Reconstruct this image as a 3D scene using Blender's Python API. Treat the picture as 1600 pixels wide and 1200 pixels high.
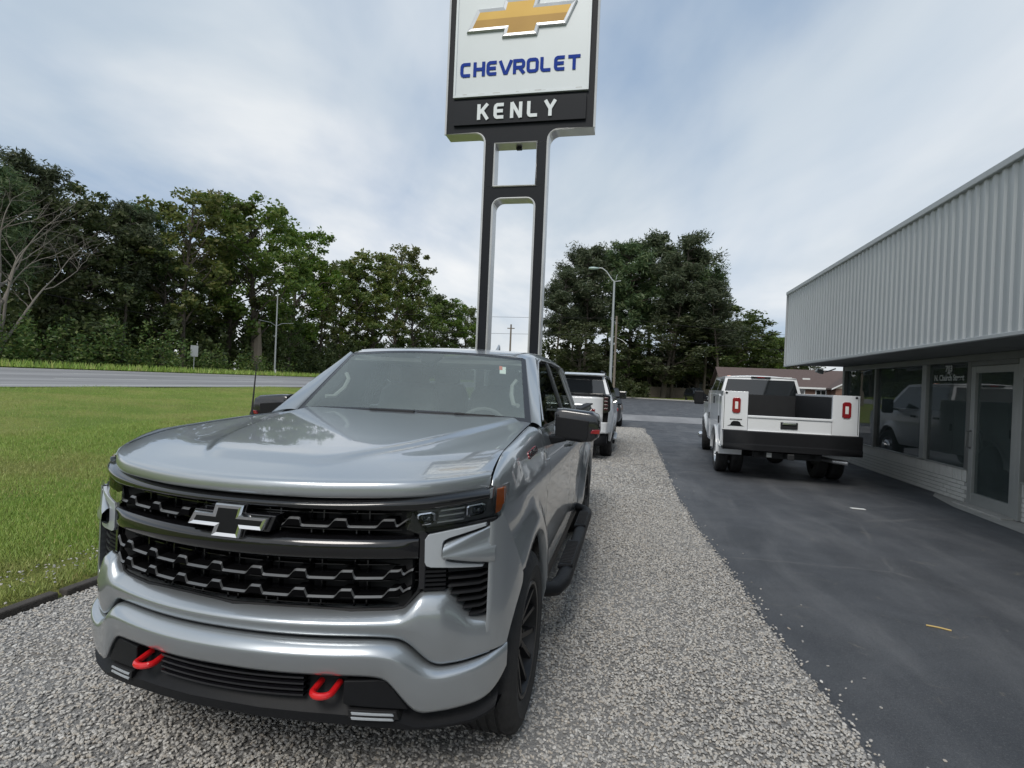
import bpy, bmesh, math, random
import numpy as np
from mathutils import Vector, Matrix

R = math.radians
sc = bpy.context.scene
for o in list(bpy.data.objects):
    bpy.data.objects.remove(o)
col = sc.collection

# ------------------------------------------------------------------ camera
CAMH = 1.674
cam_d = bpy.data.cameras.new('camera')
cam = bpy.data.objects.new('camera', cam_d)
col.objects.link(cam)
sc.camera = cam
cam_d.sensor_width = 36.0
cam_d.lens = 877.0 / 1600.0 * 36.0
cam_d.clip_start = 0.05
cam_d.clip_end = 4000
yaw, pitch, roll = 0.20805, -0.00275, 0.0419
fw = Vector((-math.sin(yaw) * math.cos(pitch), math.cos(yaw) * math.cos(pitch), math.sin(pitch)))
rt = Vector((math.cos(yaw), math.sin(yaw), 0))
up = rt.cross(fw)
rt2 = rt * math.cos(roll) + up * math.sin(roll)
up2 = up * math.cos(roll) - rt * math.sin(roll)
mw = Matrix((rt2, up2, -fw)).transposed().to_4x4()
mw.translation = (0, 0, CAMH)
cam.matrix_world = mw

# ------------------------------------------------------------------ sky and sun
SUN_EL, SUN_AZ = R(47), R(186)          # azimuth from +Y towards +X
world = bpy.data.worlds.new('World')
sc.world = world
world.use_nodes = True
wt = world.node_tree
wt.nodes.clear()
def wn(t, **k):
    n = wt.nodes.new(t)
    for a, b in k.items():
        setattr(n, a, b)
    return n
def wl(a, b): wt.links.new(a, b)
def wmath(op, a, b=None, clamp=False):
    n = wn('ShaderNodeMath', operation=op, use_clamp=clamp)
    for i, q in enumerate((a, b)):
        if q is None: continue
        if isinstance(q, (int, float)): n.inputs[i].default_value = q
        else: wl(q, n.inputs[i])
    return n.outputs[0]
def wmix(f, a, b):
    n = wn('ShaderNodeMix', data_type='RGBA')
    if isinstance(f, (int, float)): n.inputs[0].default_value = f
    else: wl(f, n.inputs[0])
    for i, q in ((6, a), (7, b)):
        if isinstance(q, tuple): n.inputs[i].default_value = (*q, 1)
        else: wl(q, n.inputs[i])
    return n.outputs[2]
sky = wn('ShaderNodeTexSky', sky_type='NISHITA')
sky.sun_disc = False
sky.sun_elevation = SUN_EL
sky.sun_rotation = SUN_AZ
sky.air_density = 1.0
sky.dust_density = 2.0
tc = wn('ShaderNodeTexCoord')
sep = wn('ShaderNodeSeparateXYZ')
wl(tc.outputs['Generated'], sep.inputs[0])
zc = wmath('MAXIMUM', sep.outputs[2], 0.0)
den = wmath('ADD', zc, 0.13)
px = wmath('DIVIDE', sep.outputs[0], den)
py = wmath('DIVIDE', sep.outputs[1], den)
ca, sa = math.cos(0.10), math.sin(0.10)     # the cloud streets run almost along the view
across = wmath('ADD', wmath('MULTIPLY', px, ca), wmath('MULTIPLY', py, sa))
along = wmath('SUBTRACT', wmath('MULTIPLY', py, ca), wmath('MULTIPLY', px, sa))
def wnoise(sa_, sl_, scale, detail, rough, dist, off):
    cb = wn('ShaderNodeCombineXYZ')
    wl(wmath('MULTIPLY', across, sa_), cb.inputs[0])
    wl(wmath('MULTIPLY', along, sl_), cb.inputs[1])
    cb.inputs[2].default_value = off
    n = wn('ShaderNodeTexNoise')
    wl(cb.outputs[0], n.inputs['Vector'])
    n.inputs['Scale'].default_value = scale
    n.inputs['Detail'].default_value = detail
    n.inputs['Roughness'].default_value = rough
    n.inputs['Distortion'].default_value = dist
    return n.outputs[0]
def wramp(x, a, b):
    n = wn('ShaderNodeMapRange', interpolation_type='SMOOTHSTEP')
    wl(x, n.inputs[0])
    n.inputs[1].default_value = a
    n.inputs[2].default_value = b
    return n.outputs[0]
n1 = wnoise(0.60, 0.27, 1.25, 7, 0.50, 0.35, 14.1)
n2 = wnoise(0.75, 0.50, 0.9, 6, 0.52, 0.6, 17.9)
n3 = wnoise(0.5, 0.22, 1.3, 5, 0.5, 0.4, 21.3)
cover = wramp(n1, 0.23, 0.57)
bright = wramp(n2, 0.30, 0.72)
grey = wramp(n3, 0.40, 0.72)
cloud = wmix(bright, (4.6, 5.35, 6.1), (8.5, 8.5, 8.4))
cloud = wmix(wmath('MULTIPLY', grey, 0.7), cloud, (3.9, 4.9, 6.1))
bluegain = wn('ShaderNodeMix', data_type='RGBA', blend_type='MULTIPLY')
bluegain.inputs[0].default_value = 1.0
wl(sky.outputs[0], bluegain.inputs[6])
bluegain.inputs[7].default_value = (0.62, 0.66, 0.74, 1)
blue = wmix(0.55, bluegain.outputs[2], (3.0, 4.5, 6.6))
skyc = wmix(wmath('MULTIPLY', cover, 0.94), blue, cloud)
hor = wramp(zc, 0.0, 0.16)
hzmix = wmath('MULTIPLY', wmath('SUBTRACT', 1.0, hor), 0.45)
skyc = wmix(hzmix, skyc, (8.3, 8.15, 7.75))
bg = wn('ShaderNodeBackground')
bg.inputs['Strength'].default_value = 0.063
wl(skyc, bg.inputs['Color'])
wo = wn('ShaderNodeOutputWorld')
wl(bg.outputs[0], wo.inputs[0])

sun_d = bpy.data.lights.new('sun', 'SUN')
sun = bpy.data.objects.new('sun', sun_d)
col.objects.link(sun)
sun_d.energy = 1.1
sun_d.angle = R(24)
sun_d.color = (1.0, 0.95, 0.88)
sdir = Vector((math.sin(SUN_AZ) * math.cos(SUN_EL), math.cos(SUN_AZ) * math.cos(SUN_EL), math.sin(SUN_EL)))
sun.rotation_euler = sdir.to_track_quat('Z', 'Y').to_euler()
sun.location = sdir * 50

sc.cycles.max_bounces = 7
sc.cycles.diffuse_bounces = 3
sc.cycles.glossy_bounces = 4
sc.cycles.transmission_bounces = 4
sc.cycles.transparent_max_bounces = 16
sc.view_settings.view_transform = 'Standard'
sc.view_settings.look = 'None'
sc.view_settings.exposure = 0.92
sc.view_settings.gamma = 1.0
sc.view_settings.use_curve_mapping = False

# ------------------------------------------------------------------ helpers
def tab(x, pts, smooth=True):
    if x <= pts[0][0]: return pts[0][1]
    if x >= pts[-1][0]: return pts[-1][1]
    for i in range(len(pts) - 1):
        x0, y0 = pts[i]; x1, y1 = pts[i + 1]
        if x <= x1:
            t = (x - x0) / (x1 - x0) if x1 > x0 else 0
            if not smooth: return y0 + (y1 - y0) * t
            def sl(k):
                if k <= 0 or k >= len(pts) - 1: 
                    a, b = (0, 1) if k <= 0 else (len(pts) - 2, len(pts) - 1)
                    return (pts[b][1] - pts[a][1]) / (pts[b][0] - pts[a][0])
                a = (pts[k][1] - pts[k-1][1]) / (pts[k][0] - pts[k-1][0])
                b = (pts[k+1][1] - pts[k][1]) / (pts[k+1][0] - pts[k][0])
                return 0.0 if a * b <= 0 else 2 * a * b / (a + b)
            m0, m1 = sl(i) * (x1 - x0), sl(i + 1) * (x1 - x0)
            t2, t3 = t * t, t * t * t
            return (2*t3 - 3*t2 + 1) * y0 + (t3 - 2*t2 + t) * m0 + (-2*t3 + 3*t2) * y1 + (t3 - t2) * m1
    return pts[-1][1]
def sstep(a, b, x):
    t = min(1, max(0, (x - a) / (b - a)))
    return t * t * (3 - 2 * t)
def lerp(a, b, t): return a + (b - a) * t
def frange(a, b, n): return [a + (b - a) * i / (n - 1) for i in range(n)]

class MB:
    """collects shapes into one mesh"""
    def __init__(s): s.v = []; s.f = []; s.cr = []; s.mi = []; s.cur = 0
    def add(s, vs, fs):
        o = len(s.v)
        s.v += [tuple(p) for p in vs]
        s.f += [tuple(i + o for i in f) for f in fs]
        s.mi += [s.cur] * len(fs)
        return o
    def box(s, x0, x1, y0, y1, z0, z1):
        return s.add([(x0,y0,z0),(x1,y0,z0),(x1,y1,z0),(x0,y1,z0),(x0,y0,z1),(x1,y0,z1),(x1,y1,z1),(x0,y1,z1)],
              [(0,3,2,1),(4,5,6,7),(0,1,5,4),(1,2,6,5),(2,3,7,6),(3,0,4,7)])
    def hexa(s, p):
        return s.add(p, [(0,3,2,1),(4,5,6,7),(0,1,5,4),(1,2,6,5),(2,3,7,6),(3,0,4,7)])
    def grid(s, rows, crr=None, crc=None, flip=False, closed=False):
        n = len(rows[0]); m = len(rows)
        vs = [p for r in rows for p in r]
        fs = []
        for i in range(m - 1):
            for j in range(n if closed else n - 1):
                a, b, c, d = i*n+j, i*n+(j+1) % n, (i+1)*n+(j+1) % n, (i+1)*n+j
                fs.append((a, d, c, b) if flip else (a, b, c, d))
        o = s.add(vs, fs)
        for i, w in (crr or {}).items():
            i = i % m
            for j in range(n - 1): s.cr.append((o+i*n+j, o+i*n+j+1, w))
        for j, w in (crc or {}).items():
            j = j % n
            for i in range(m - 1): s.cr.append((o+i*n+j, o+(i+1)*n+j, w))
        return o
    def tube(s, path, rad, n=8, cap=True, squash=1.0):
        path = [Vector(p) for p in path]
        if not hasattr(rad, '__len__'): rad = [rad] * len(path)
        rows = []
        ref = None
        for i, p in enumerate(path):
            t = (path[min(i+1, len(path)-1)] - path[max(i-1, 0)]).normalized()
            if ref is None:
                ref = Vector((0, 0, 1)) if abs(t.z) < 0.9 else Vector((1, 0, 0))
            a = t.cross(ref)
            if a.length < 1e-4: a = t.cross(Vector((1, 0, 0)))
            a.normalize(); b = a.cross(t).normalized(); ref = b
            rows.append([p + (a * math.cos(2*math.pi*k/n) + b * math.sin(2*math.pi*k/n) * squash) * rad[i] for k in range(n)])
        o = s.grid(rows, closed=True)
        if cap:
            m = len(rows)
            s.f.append(tuple(o + k for k in range(n))[::-1]); s.mi.append(s.cur)
            s.f.append(tuple(o + (m-1)*n + k for k in range(n))); s.mi.append(s.cur)
    def lathe(s, prof, n, c=(0,0,0), axis='x'):
        rows = []
        for r, a in prof:
            row = []
            for k in range(n):
                t = 2*math.pi*k/n
                p, q = r*math.cos(t), r*math.sin(t)
                if axis == 'x': row.append((c[0]+a, c[1]+p, c[2]+q))
                elif axis == 'y': row.append((c[0]+p, c[1]+a, c[2]+q))
                else: row.append((c[0]+p, c[1]+q, c[2]+a))
            rows.append(row)
        s.grid(rows, closed=True)
    def prism(s, poly, fn, d0, d1):
        """poly in 2d, fn(a,b,d)->xyz"""
        n = len(poly)
        vs = [fn(a, b, d0) for a, b in poly] + [fn(a, b, d1) for a, b in poly]
        fs = [tuple(range(n)), tuple(range(2*n-1, n-1, -1))]
        fs += [(i, i+n, (i+1) % n + n, (i+1) % n) for i in range(n)]
        s.add(vs, fs)
    def mesh(s, name, mats, smooth=False, angle=35):
        me = bpy.data.meshes.new(name)
        me.from_pydata(s.v, [], s.f)
        if not isinstance(mats, (list, tuple)): mats = [mats]
        for m in mats: me.materials.append(m)
        if len(mats) > 1: me.polygons.foreach_set('material_index', s.mi)
        bm = bmesh.new(); bm.from_mesh(me)
        if s.cr:
            cl = bm.edges.layers.float.new('crease_edge')
            bm.verts.ensure_lookup_table()
            for a, b, w in s.cr:
                e = bm.edges.get((bm.verts[a], bm.verts[b]))
                if e: e[cl] = w
        bmesh.ops.recalc_face_normals(bm, faces=bm.faces)
        bm.to_mesh(me); bm.free()
        if smooth:
            me.shade_smooth()
            if angle < 180: me.set_sharp_from_angle(angle=R(angle))
        me.update()
        return me
    def build(s, name, mats, parent=None, smooth=False, angle=35, bevel=0, seg=2, sub=0, solid=0, loc=None):
        me = s.mesh(name, mats, smooth, angle if sub == 0 else 180)
        return place(name, me, parent, bevel, seg, sub, solid, loc)

def place(name, me, parent=None, bevel=0, seg=2, sub=0, solid=0, loc=None):
    o = bpy.data.objects.new(name, me)
    col.objects.link(o)
    if parent: o.parent = parent
    if loc: o.location = loc
    if solid:
        m = o.modifiers.new('solid', 'SOLIDIFY'); m.thickness = solid; m.offset = -1
    if bevel:
        m = o.modifiers.new('bevel', 'BEVEL'); m.width = bevel; m.segments = seg; m.limit_method = 'ANGLE'; m.angle_limit = R(40)
        m.harden_normals = False
    if sub:
        m = o.modifiers.new('sub', 'SUBSURF'); m.levels = sub; m.render_levels = sub
    return o
def tag(o, label=None, cat=None, group=None, kind=None):
    if label: o['label'] = label
    if cat: o['category'] = cat
    if group: o['group'] = group
    if kind: o['kind'] = kind
    return o
def empty(name, loc, rz=0):
    o = bpy.data.objects.new(name, None); col.objects.link(o)
    o.empty_display_size = 0.3
    o.location = loc; o.rotation_euler = (0, 0, rz)
    return o
def copy_tree(o, parent=None):
    c = o.copy(); col.objects.link(c); c.parent = parent
    for ch in list(o.children): copy_tree(ch, c)
    return c

# ------------------------------------------------------------------ materials
def nt(m): return m.node_tree
def pmat(name, colr, rough=0.5, metal=0.0, var=0.08, scale=12, bump=0.0, bscale=None, coat=0.0, spec=0.5, var2=None, rvar=0.0, detail=5, coatr=0.03):
    m = bpy.data.materials.new(name); m.use_nodes = True
    t = m.node_tree; b = t.nodes['Principled BSDF']
    b.inputs['Metallic'].default_value = metal
    b.inputs['Roughness'].default_value = rough
    b.inputs['Specular IOR Level'].default_value = spec
    b.inputs['Coat Weight'].default_value = coat
    b.inputs['Coat Roughness'].default_value = coatr
    tcn = t.nodes.new('ShaderNodeTexCoord')
    ns = t.nodes.new('ShaderNodeTexNoise')
    ns.inputs['Scale'].default_value = scale; ns.inputs['Detail'].default_value = detail
    t.links.new(tcn.outputs['Object'], ns.inputs['Vector'])
    mx = t.nodes.new('ShaderNodeMix'); mx.data_type = 'RGBA'
    t.links.new(ns.outputs[0], mx.inputs[0])
    c2 = var2 if var2 else tuple(min(1, c * (1 + var)) for c in colr)
    c1 = colr if var2 else tuple(c * (1 - var) for c in colr)
    mx.inputs[6].default_value = (*c1, 1); mx.inputs[7].default_value = (*c2, 1)
    t.links.new(mx.outputs[2], b.inputs['Base Color'])
    if rvar:
        mr = t.nodes.new('ShaderNodeMapRange')
        t.links.new(ns.outputs[0], mr.inputs[0])
        mr.inputs[3].default_value = max(0, rough - rvar); mr.inputs[4].default_value = min(1, rough + rvar)
        t.links.new(mr.outputs[0], b.inputs['Roughness'])
    if bump:
        n2_ = t.nodes.new('ShaderNodeTexNoise')
        n2_.inputs['Scale'].default_value = bscale or scale * 4; n2_.inputs['Detail'].default_value = 4
        t.links.new(tcn.outputs['Object'], n2_.inputs['Vector'])
        bp = t.nodes.new('ShaderNodeBump'); bp.inputs['Strength'].default_value = bump; bp.inputs['Distance'].default_value = 0.02
        t.links.new(n2_.outputs[0], bp.inputs['Height'])
        t.links.new(bp.outputs[0], b.inputs['Normal'])
    return m
def glass(name, tint, ior=1.5, rough=0.0, dust_haze=0.0):
    m = bpy.data.materials.new(name); m.use_nodes = True
    t = m.node_tree; t.nodes.clear()
    out = t.nodes.new('ShaderNodeOutputMaterial')
    tr = t.nodes.new('ShaderNodeBsdfTransparent'); tr.inputs[0].default_value = (*tint, 1)
    gl = t.nodes.new('ShaderNodeBsdfGlossy'); gl.inputs['Roughness'].default_value = rough
    fr = t.nodes.new('ShaderNodeFresnel'); fr.inputs[0].default_value = ior
    tcn = t.nodes.new('ShaderNodeTexCoord')
    ns = t.nodes.new('ShaderNodeTexNoise'); ns.inputs['Scale'].default_value = 1.2
    t.links.new(tcn.outputs['Object'], ns.inputs['Vector'])
    bp = t.nodes.new('ShaderNodeBump'); bp.inputs['Strength'].default_value = 0.02; bp.inputs['Distance'].default_value = 0.05
    t.links.new(ns.outputs[0], bp.inputs['Height'])
    t.links.new(bp.outputs[0], gl.inputs['Normal'])
    mx = t.nodes.new('ShaderNodeMixShader')
    t.links.new(fr.outputs[0], mx.inputs[0]); t.links.new(tr.outputs[0], mx.inputs[1]); t.links.new(gl.outputs[0], mx.inputs[2])
    last = mx.outputs[0]
    if dust_haze:  # pale teal veil: dust film plus reflected sky haze painted into the glass
        df = t.nodes.new('ShaderNodeBsdfDiffuse'); df.inputs[0].default_value = (.60, .72, .72, 1)
        n3_ = t.nodes.new('ShaderNodeTexNoise'); n3_.inputs['Scale'].default_value = 2.5; n3_.inputs['Detail'].default_value = 6
        t.links.new(tcn.outputs['Object'], n3_.inputs['Vector'])
        mr = t.nodes.new('ShaderNodeMapRange'); t.links.new(n3_.outputs[0], mr.inputs[0]); mr.inputs[3].default_value = dust_haze*.7; mr.inputs[4].default_value = dust_haze*1.3
        m3 = t.nodes.new('ShaderNodeMixShader'); t.links.new(mr.outputs[0], m3.inputs[0]); t.links.new(last, m3.inputs[1]); t.links.new(df.outputs[0], m3.inputs[2]); last = m3.outputs[0]
    t.links.new(last, out.inputs[0])
    return m

def carpaint(name, c, metal=0.75, rough=0.38):
    m = pmat(name, c, rough, metal, 0.03, 3, coat=1.0, spec=0.5)
    t = m.node_tree; b = t.nodes['Principled BSDF']
    # metal flake sparkle
    tcn = t.nodes.new('ShaderNodeTexCoord')
    vo = t.nodes.new('ShaderNodeTexVoronoi'); vo.inputs['Scale'].default_value = 900
    t.links.new(tcn.outputs['Object'], vo.inputs['Vector'])
    mr = t.nodes.new('ShaderNodeMapRange'); t.links.new(vo.outputs['Color'], mr.inputs[0])
    mr.inputs[3].default_value = rough - 0.015; mr.inputs[4].default_value = rough + 0.025
    b.inputs['Coat IOR'].default_value = 1.75
    t.links.new(mr.outputs[0], b.inputs['Roughness'])
    return m
MT = {}
MT['silver'] = carpaint('sterling_paint', (0.41, 0.44, 0.465), 0.74, 0.29)
MT['white'] = pmat('white_paint', (0.72, 0.74, 0.76), 0.35, 0, 0.03, 2, coat=1.0)
MT['gloss'] = pmat('gloss_black', (0.008, 0.008, 0.010), 0.25, 0, 0.1, 6, coat=1.0)
MT['plastic'] = pmat('black_plastic', (0.010, 0.0105, 0.012), 0.5, 0, 0.15, 30, bump=0.15, bscale=600, spec=0.2)
MT['dark'] = pmat('black_void', (0.006, 0.006, 0.007), 0.7, 0, 0.1, 10)
MT['satin'] = pmat('dark_satin_trim', (0.05, 0.053, 0.058), 0.28, 0.5, 0.08, 8, coat=0.4)
MT['chrome'] = pmat('chrome', (0.80, 0.81, 0.83), 0.10, 1.0, 0.03, 5)
MT['alu'] = pmat('brushed_aluminium', (0.55, 0.56, 0.57), 0.38, 0.9, 0.08, 20)
MT['rubber'] = pmat('tyre_rubber', (0.020, 0.020, 0.021), 0.75, 0, 0.25, 25, bump=0.2, bscale=220)
MT['red'] = pmat('red_hook_paint', (0.62, 0.012, 0.016), 0.28, 0, 0.08, 20, coat=0.6)
MT['amber'] = pmat('amber_lens', (0.55, 0.13, 0.02), 0.15, 0, 0.15, 40, coat=1.0)
MT['redlens'] = pmat('red_lens', (0.24, 0.010, 0.018), 0.18, 0, 0.12, 60, coat=1.0)
MT['drl'] = pmat('daylight_lens', (0.40, 0.43, 0.46), 0.30, 0.15, 0.05, 6, coat=0.8)
MT['wind'] = glass('windscreen_glass', (0.84, 0.93, 0.90), 1.95, dust_haze=0.13)
MT['tint'] = glass('tinted_glass', (0.16, 0.18, 0.18), 1.55)
MT['sideglass'] = glass('door_glass', (0.66, 0.72, 0.70), 1.5)
MT['clear'] = glass('clear_lens', (0.93, 0.94, 0.95), 1.35)
MT['shop'] = glass('shop_window_glass', (0.60, 0.66, 0.64), 1.85, dust_haze=0.05)
MT['inter'] = pmat('interior_trim', (0.33, 0.335, 0.33), 0.7, 0, 0.15, 20)
MT['seat'] = pmat('seat_cloth', (0.15, 0.152, 0.155), 0.8, 0, 0.15, 30)
MT['paper'] = pmat('white_paper', (0.75, 0.76, 0.74), 0.7, 0, 0.05, 30)
MT['orange'] = pmat('orange_print', (0.65, 0.18, 0.10), 0.6, 0, 0.05, 30)
# ================================================================== terrain, lawn, roads
rnd = random.Random(7)
def node_mat(name):
    m = bpy.data.materials.new(name); m.use_nodes = True
    t = m.node_tree; b = t.nodes['Principled BSDF']
    return m, t, b
def tnoise(t, scale, detail=5, rough=.55, vec=None, stretch=None, dist=0):
    tcn = t.nodes.new('ShaderNodeTexCoord'); src = tcn.outputs['Object']
    if stretch:
        mp = t.nodes.new('ShaderNodeMapping'); mp.inputs['Scale'].default_value = stretch
        t.links.new(src, mp.inputs[0]); src = mp.outputs[0]
    n = t.nodes.new('ShaderNodeTexNoise')
    n.inputs['Scale'].default_value = scale; n.inputs['Detail'].default_value = detail; n.inputs['Roughness'].default_value = rough
    n.inputs['Distortion'].default_value = dist
    t.links.new(src, n.inputs['Vector'])
    return n.outputs[0]
def tramp(t, x, a, b, lo=0, hi=1):
    n = t.nodes.new('ShaderNodeMapRange'); n.interpolation_type = 'SMOOTHSTEP'
    t.links.new(x, n.inputs[0]); n.inputs[1].default_value = a; n.inputs[2].default_value = b; n.inputs[3].default_value = lo; n.inputs[4].default_value = hi
    return n.outputs[0]
def tmix(t, f, a, b):
    n = t.nodes.new('ShaderNodeMix'); n.data_type = 'RGBA'
    if isinstance(f, (int, float)): n.inputs[0].default_value = f
    else: t.links.new(f, n.inputs[0])
    for i, q in ((6, a), (7, b)):
        if isinstance(q, tuple): n.inputs[i].default_value = (*q, 1)
        else: t.links.new(q, n.inputs[i])
    return n.outputs[2]
def tmath(t, op, a, b):
    n = t.nodes.new('ShaderNodeMath'); n.operation = op
    for i, q in enumerate((a, b)):
        if isinstance(q, (int, float)): n.inputs[i].default_value = q
        else: t.links.new(q, n.inputs[i])
    return n.outputs[0]
def tbump(t, b, h, st, dist=.02):
    bp = t.nodes.new('ShaderNodeBump'); bp.inputs['Strength'].default_value = st; bp.inputs['Distance'].default_value = dist
    t.links.new(h, bp.inputs['Height']); t.links.new(bp.outputs[0], b.inputs['Normal'])

m, t, b = node_mat('grass_turf')
c = tmix(t, tramp(t, tnoise(t, .55, 5, .6), .36, .62), (.165, .235, .040), (.28, .30, .08))
c = tmix(t, tramp(t, tnoise(t, .22, 6, .65, stretch=(1, .45, 1)), .52, .70, 0, .65), c, (.200, .150, .070))
c = tmix(t, tramp(t, tnoise(t, 30, 4, .7), .35, .75), c, (.085, .125, .022))
t.links.new(c, b.inputs['Base Color']); b.inputs['Roughness'].default_value = .85; b.inputs['Specular IOR Level'].default_value = .2
tbump(t, b, tnoise(t, 45, 5, .7), .9, .04)
MT['turf'] = m

m, t, b = node_mat('asphalt')
c = tmix(t, tramp(t, tnoise(t, 1.1, 6, .6, dist=.6), .30, .80), (.056, .061, .070), (.098, .104, .114))
c = tmix(t, tramp(t, tnoise(t, 1.4, 7, .65, stretch=(1, .22, 1), dist=.4), .44, .74, 0, .75), c, (.145, .149, .156))
c = tmix(t, tramp(t, tnoise(t, .8, 6, .6, stretch=(1, .3, 1)), .52, .72, 0, .6), c, (.042, .045, .052))
c = tmix(t, tramp(t, tnoise(t, 2.6, 7, .7, dist=1.5), .60, .72, 0, .6), c, (.20, .185, .155))     # dust stains
c = tmix(t, tramp(t, tnoise(t, 75, 3, .7), .50, .72, 0, .55), c, (.15, .152, .155))
c = tmix(t, tramp(t, tnoise(t, 110, 3, .7), .52, .72, 0, .6), c, (.030, .031, .034))
c = tmix(t, tramp(t, tnoise(t, 260, 2, .6), .60, .74, 0, .7), c, (.24, .24, .235))                # bright aggregate
c = tmix(t, tramp(t, tnoise(t, 180, 2, .6), .62, .8, 0, .8), c, (.018, .018, .02))
t.links.new(c, b.inputs['Base Color'])
t.links.new(tramp(t, tnoise(t, 1.7, 4), .3, .7, .62, .80), b.inputs['Roughness'])
b.inputs['Specular IOR Level'].default_value = .35
tcn_ = t.nodes.new('ShaderNodeTexCoord'); vo_ = t.nodes.new('ShaderNodeTexVoronoi'); vo_.feature = 'DISTANCE_TO_EDGE'; vo_.inputs['Scale'].default_value = .32
mp_ = t.nodes.new('ShaderNodeMix'); mp_.data_type = 'VECTOR'; mp_.inputs[0].default_value = .12
nz_ = t.nodes.new('ShaderNodeTexNoise'); nz_.inputs['Scale'].default_value = 3; nz_.inputs['Detail'].default_value = 6
t.links.new(tcn_.outputs['Object'], nz_.inputs['Vector']); t.links.new(tcn_.outputs['Object'], mp_.inputs[4]); t.links.new(nz_.outputs['Color'], mp_.inputs[5])
t.links.new(mp_.outputs[1], vo_.inputs['Vector'])
crk = tramp(t, vo_.outputs['Distance'], .0, .010, .5, 0)
c = tmix(t, tmath(t, 'MULTIPLY', crk, tramp(t, tnoise(t, .7, 3), .45, .6)), c, (.15, .15, .15))
t.links.new(c, b.inputs['Base Color'])
tbump(t, b, tnoise(t, 200, 3, .7), .55, .008)
MT['asphalt'] = m

m, t, b = node_mat('old_asphalt')
c = tmix(t, tramp(t, tnoise(t, .5, 6, .6, stretch=(1, .12, 1)), .34, .70), (.19, .19, .195), (.30, .30, .305))
c = tmix(t, tramp(t, tnoise(t, 40, 3, .6), .5, .75, 0, .4), c, (.09, .09, .092))
t.links.new(c, b.inputs['Base Color']); b.inputs['Roughness'].default_value = .8
MT['road'] = m

m, t, b = node_mat('gravel_bed')
c = tmix(t, tnoise(t, 55, 3, .7), (.16, .155, .15), (.40, .39, .375))
c = tmix(t, tramp(t, tnoise(t, 1.3, 5, .6), .55, .75, 0, .6), c, (.20, .165, .125))
t.links.new(c, b.inputs['Base Color']); b.inputs['Roughness'].default_value = .9
tbump(t, b, tnoise(t, 60, 3, .7), 1.0, .03)
MT['gravelbed'] = m

m, t, b = node_mat('gravel_stone')
oi = t.nodes.new('ShaderNodeObjectInfo')
cr = t.nodes.new('ShaderNodeValToRGB')
e = cr.color_ramp.elements
e[0].position = 0; e[0].color = (.20, .20, .20, 1); e[1].position = 1; e[1].color = (.66, .645, .615, 1)
for p_, c_ in ((.18, (.33, .325, .32, 1)), (.42, (.46, .445, .42, 1)), (.62, (.53, .505, .465, 1)), (.78, (.43, .385, .33, 1)), (.88, (.50, .485, .46, 1))):
    q = e.new(p_); q.color = c_
t.links.new(oi.outputs['Random'], cr.inputs[0])
c = tmix(t, tmath(t, 'MULTIPLY', tnoise(t, 120, 3, .6), .3), cr.outputs[0], (.24, .22, .19))
t.links.new(c, b.inputs['Base Color']); b.inputs['Roughness'].default_value = .8; b.inputs['Specular IOR Level'].default_value = .3
MT['stone'] = m

m, t, b = node_mat('grass_blade')
oi = t.nodes.new('ShaderNodeObjectInfo')
cr = t.nodes.new('ShaderNodeValToRGB'); e = cr.color_ramp.elements
e[0].position = 0; e[0].color = (.13, .225, .03, 1); e[1].position = 1; e[1].color = (.36, .34, .13, 1)
for p_, c_ in ((.4, (.18, .30, .045, 1)), (.75, (.235, .345, .06, 1)), (.9, (.31, .36, .095, 1))):
    q = e.new(p_); q.color = c_
t.links.new(oi.outputs['Random'], cr.inputs[0])
ln = t.nodes.new('ShaderNodeTexNoise'); ln.inputs['Scale'].default_value = .55; ln.inputs['Detail'].default_value = 5
t.links.new(oi.outputs['Location'], ln.inputs['Vector'])
c = tmix(t, tramp(t, ln.outputs[0], .52, .70, 0, .5), cr.outputs[0], (.30, .25, .11))
ln2 = t.nodes.new('ShaderNodeTexNoise'); ln2.inputs['Scale'].default_value = 1.6
t.links.new(oi.outputs['Location'], ln2.inputs['Vector'])
c = tmix(t, tramp(t, ln2.outputs[0], .40, .62, 0, .45), c, (.28, .36, .08))
t.links.new(c, b.inputs['Base Color']); b.inputs['Roughness'].default_value = .6
b.inputs['Subsurface Weight'].default_value = 0.0
MT['blade'] = m

MT['roadpaint'] = pmat('road_paint', (.62, .62, .60), .7, 0, .2, 6)
MT['concrete'] = pmat('concrete', (.36, .355, .335), .85, 0, .22, 3, bump=.2, bscale=80)
MT['timber'] = pmat('weathered_timber', (.055, .048, .042), .85, 0, .45, 5, bump=.5, bscale=30)

def gz(x):
    if x > -3.95: return -.035
    if x > -20: return tab(x, [(-20, .82), (-12, .42), (-6, .12), (-4.2, .045), (-3.95, .02)], False)
    if x > -36: return lerp(.80, 1.27, (-20-x)/16)
    return 1.27
def ground_z(x, y):
    n = 0
    if x < -4.2: n = .02*math.sin(x*1.7+y*.6)+.015*math.sin(y*1.3-x*.5)
    return gz(x)+n*min(1, max(0, (-4-x)/2))*(1 if x > -20 else .3)
xs = [-700, -300, -150, -90, -60, -48, -41, -38, -36.02, -36, -32, -28, -24, -20, -19.98, -18, -16, -14, -12, -11, -10, -9, -8, -7.5, -7, -6.5, -6, -5.5, -5, -4.6, -4.3, -4.1, -3.95, -3.9, -2, 0, 4, 8, 20, 40, 80, 150, 300, 700]
ys = [-300, -100, -40, -20, -10, -5, -2, 0, 1, 2, 3, 4, 5, 6, 7, 8, 9, 10, 12, 14, 16, 18, 20, 24, 28, 32, 40, 50, 60, 80, 100, 140, 200, 400, 900]
mb = MB(); mb.grid([[(x, y, ground_z(x, y)) for x in xs] for y in ys])
tag(mb.build('ground', MT['turf'], smooth=True, angle=180), kind='structure')

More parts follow.
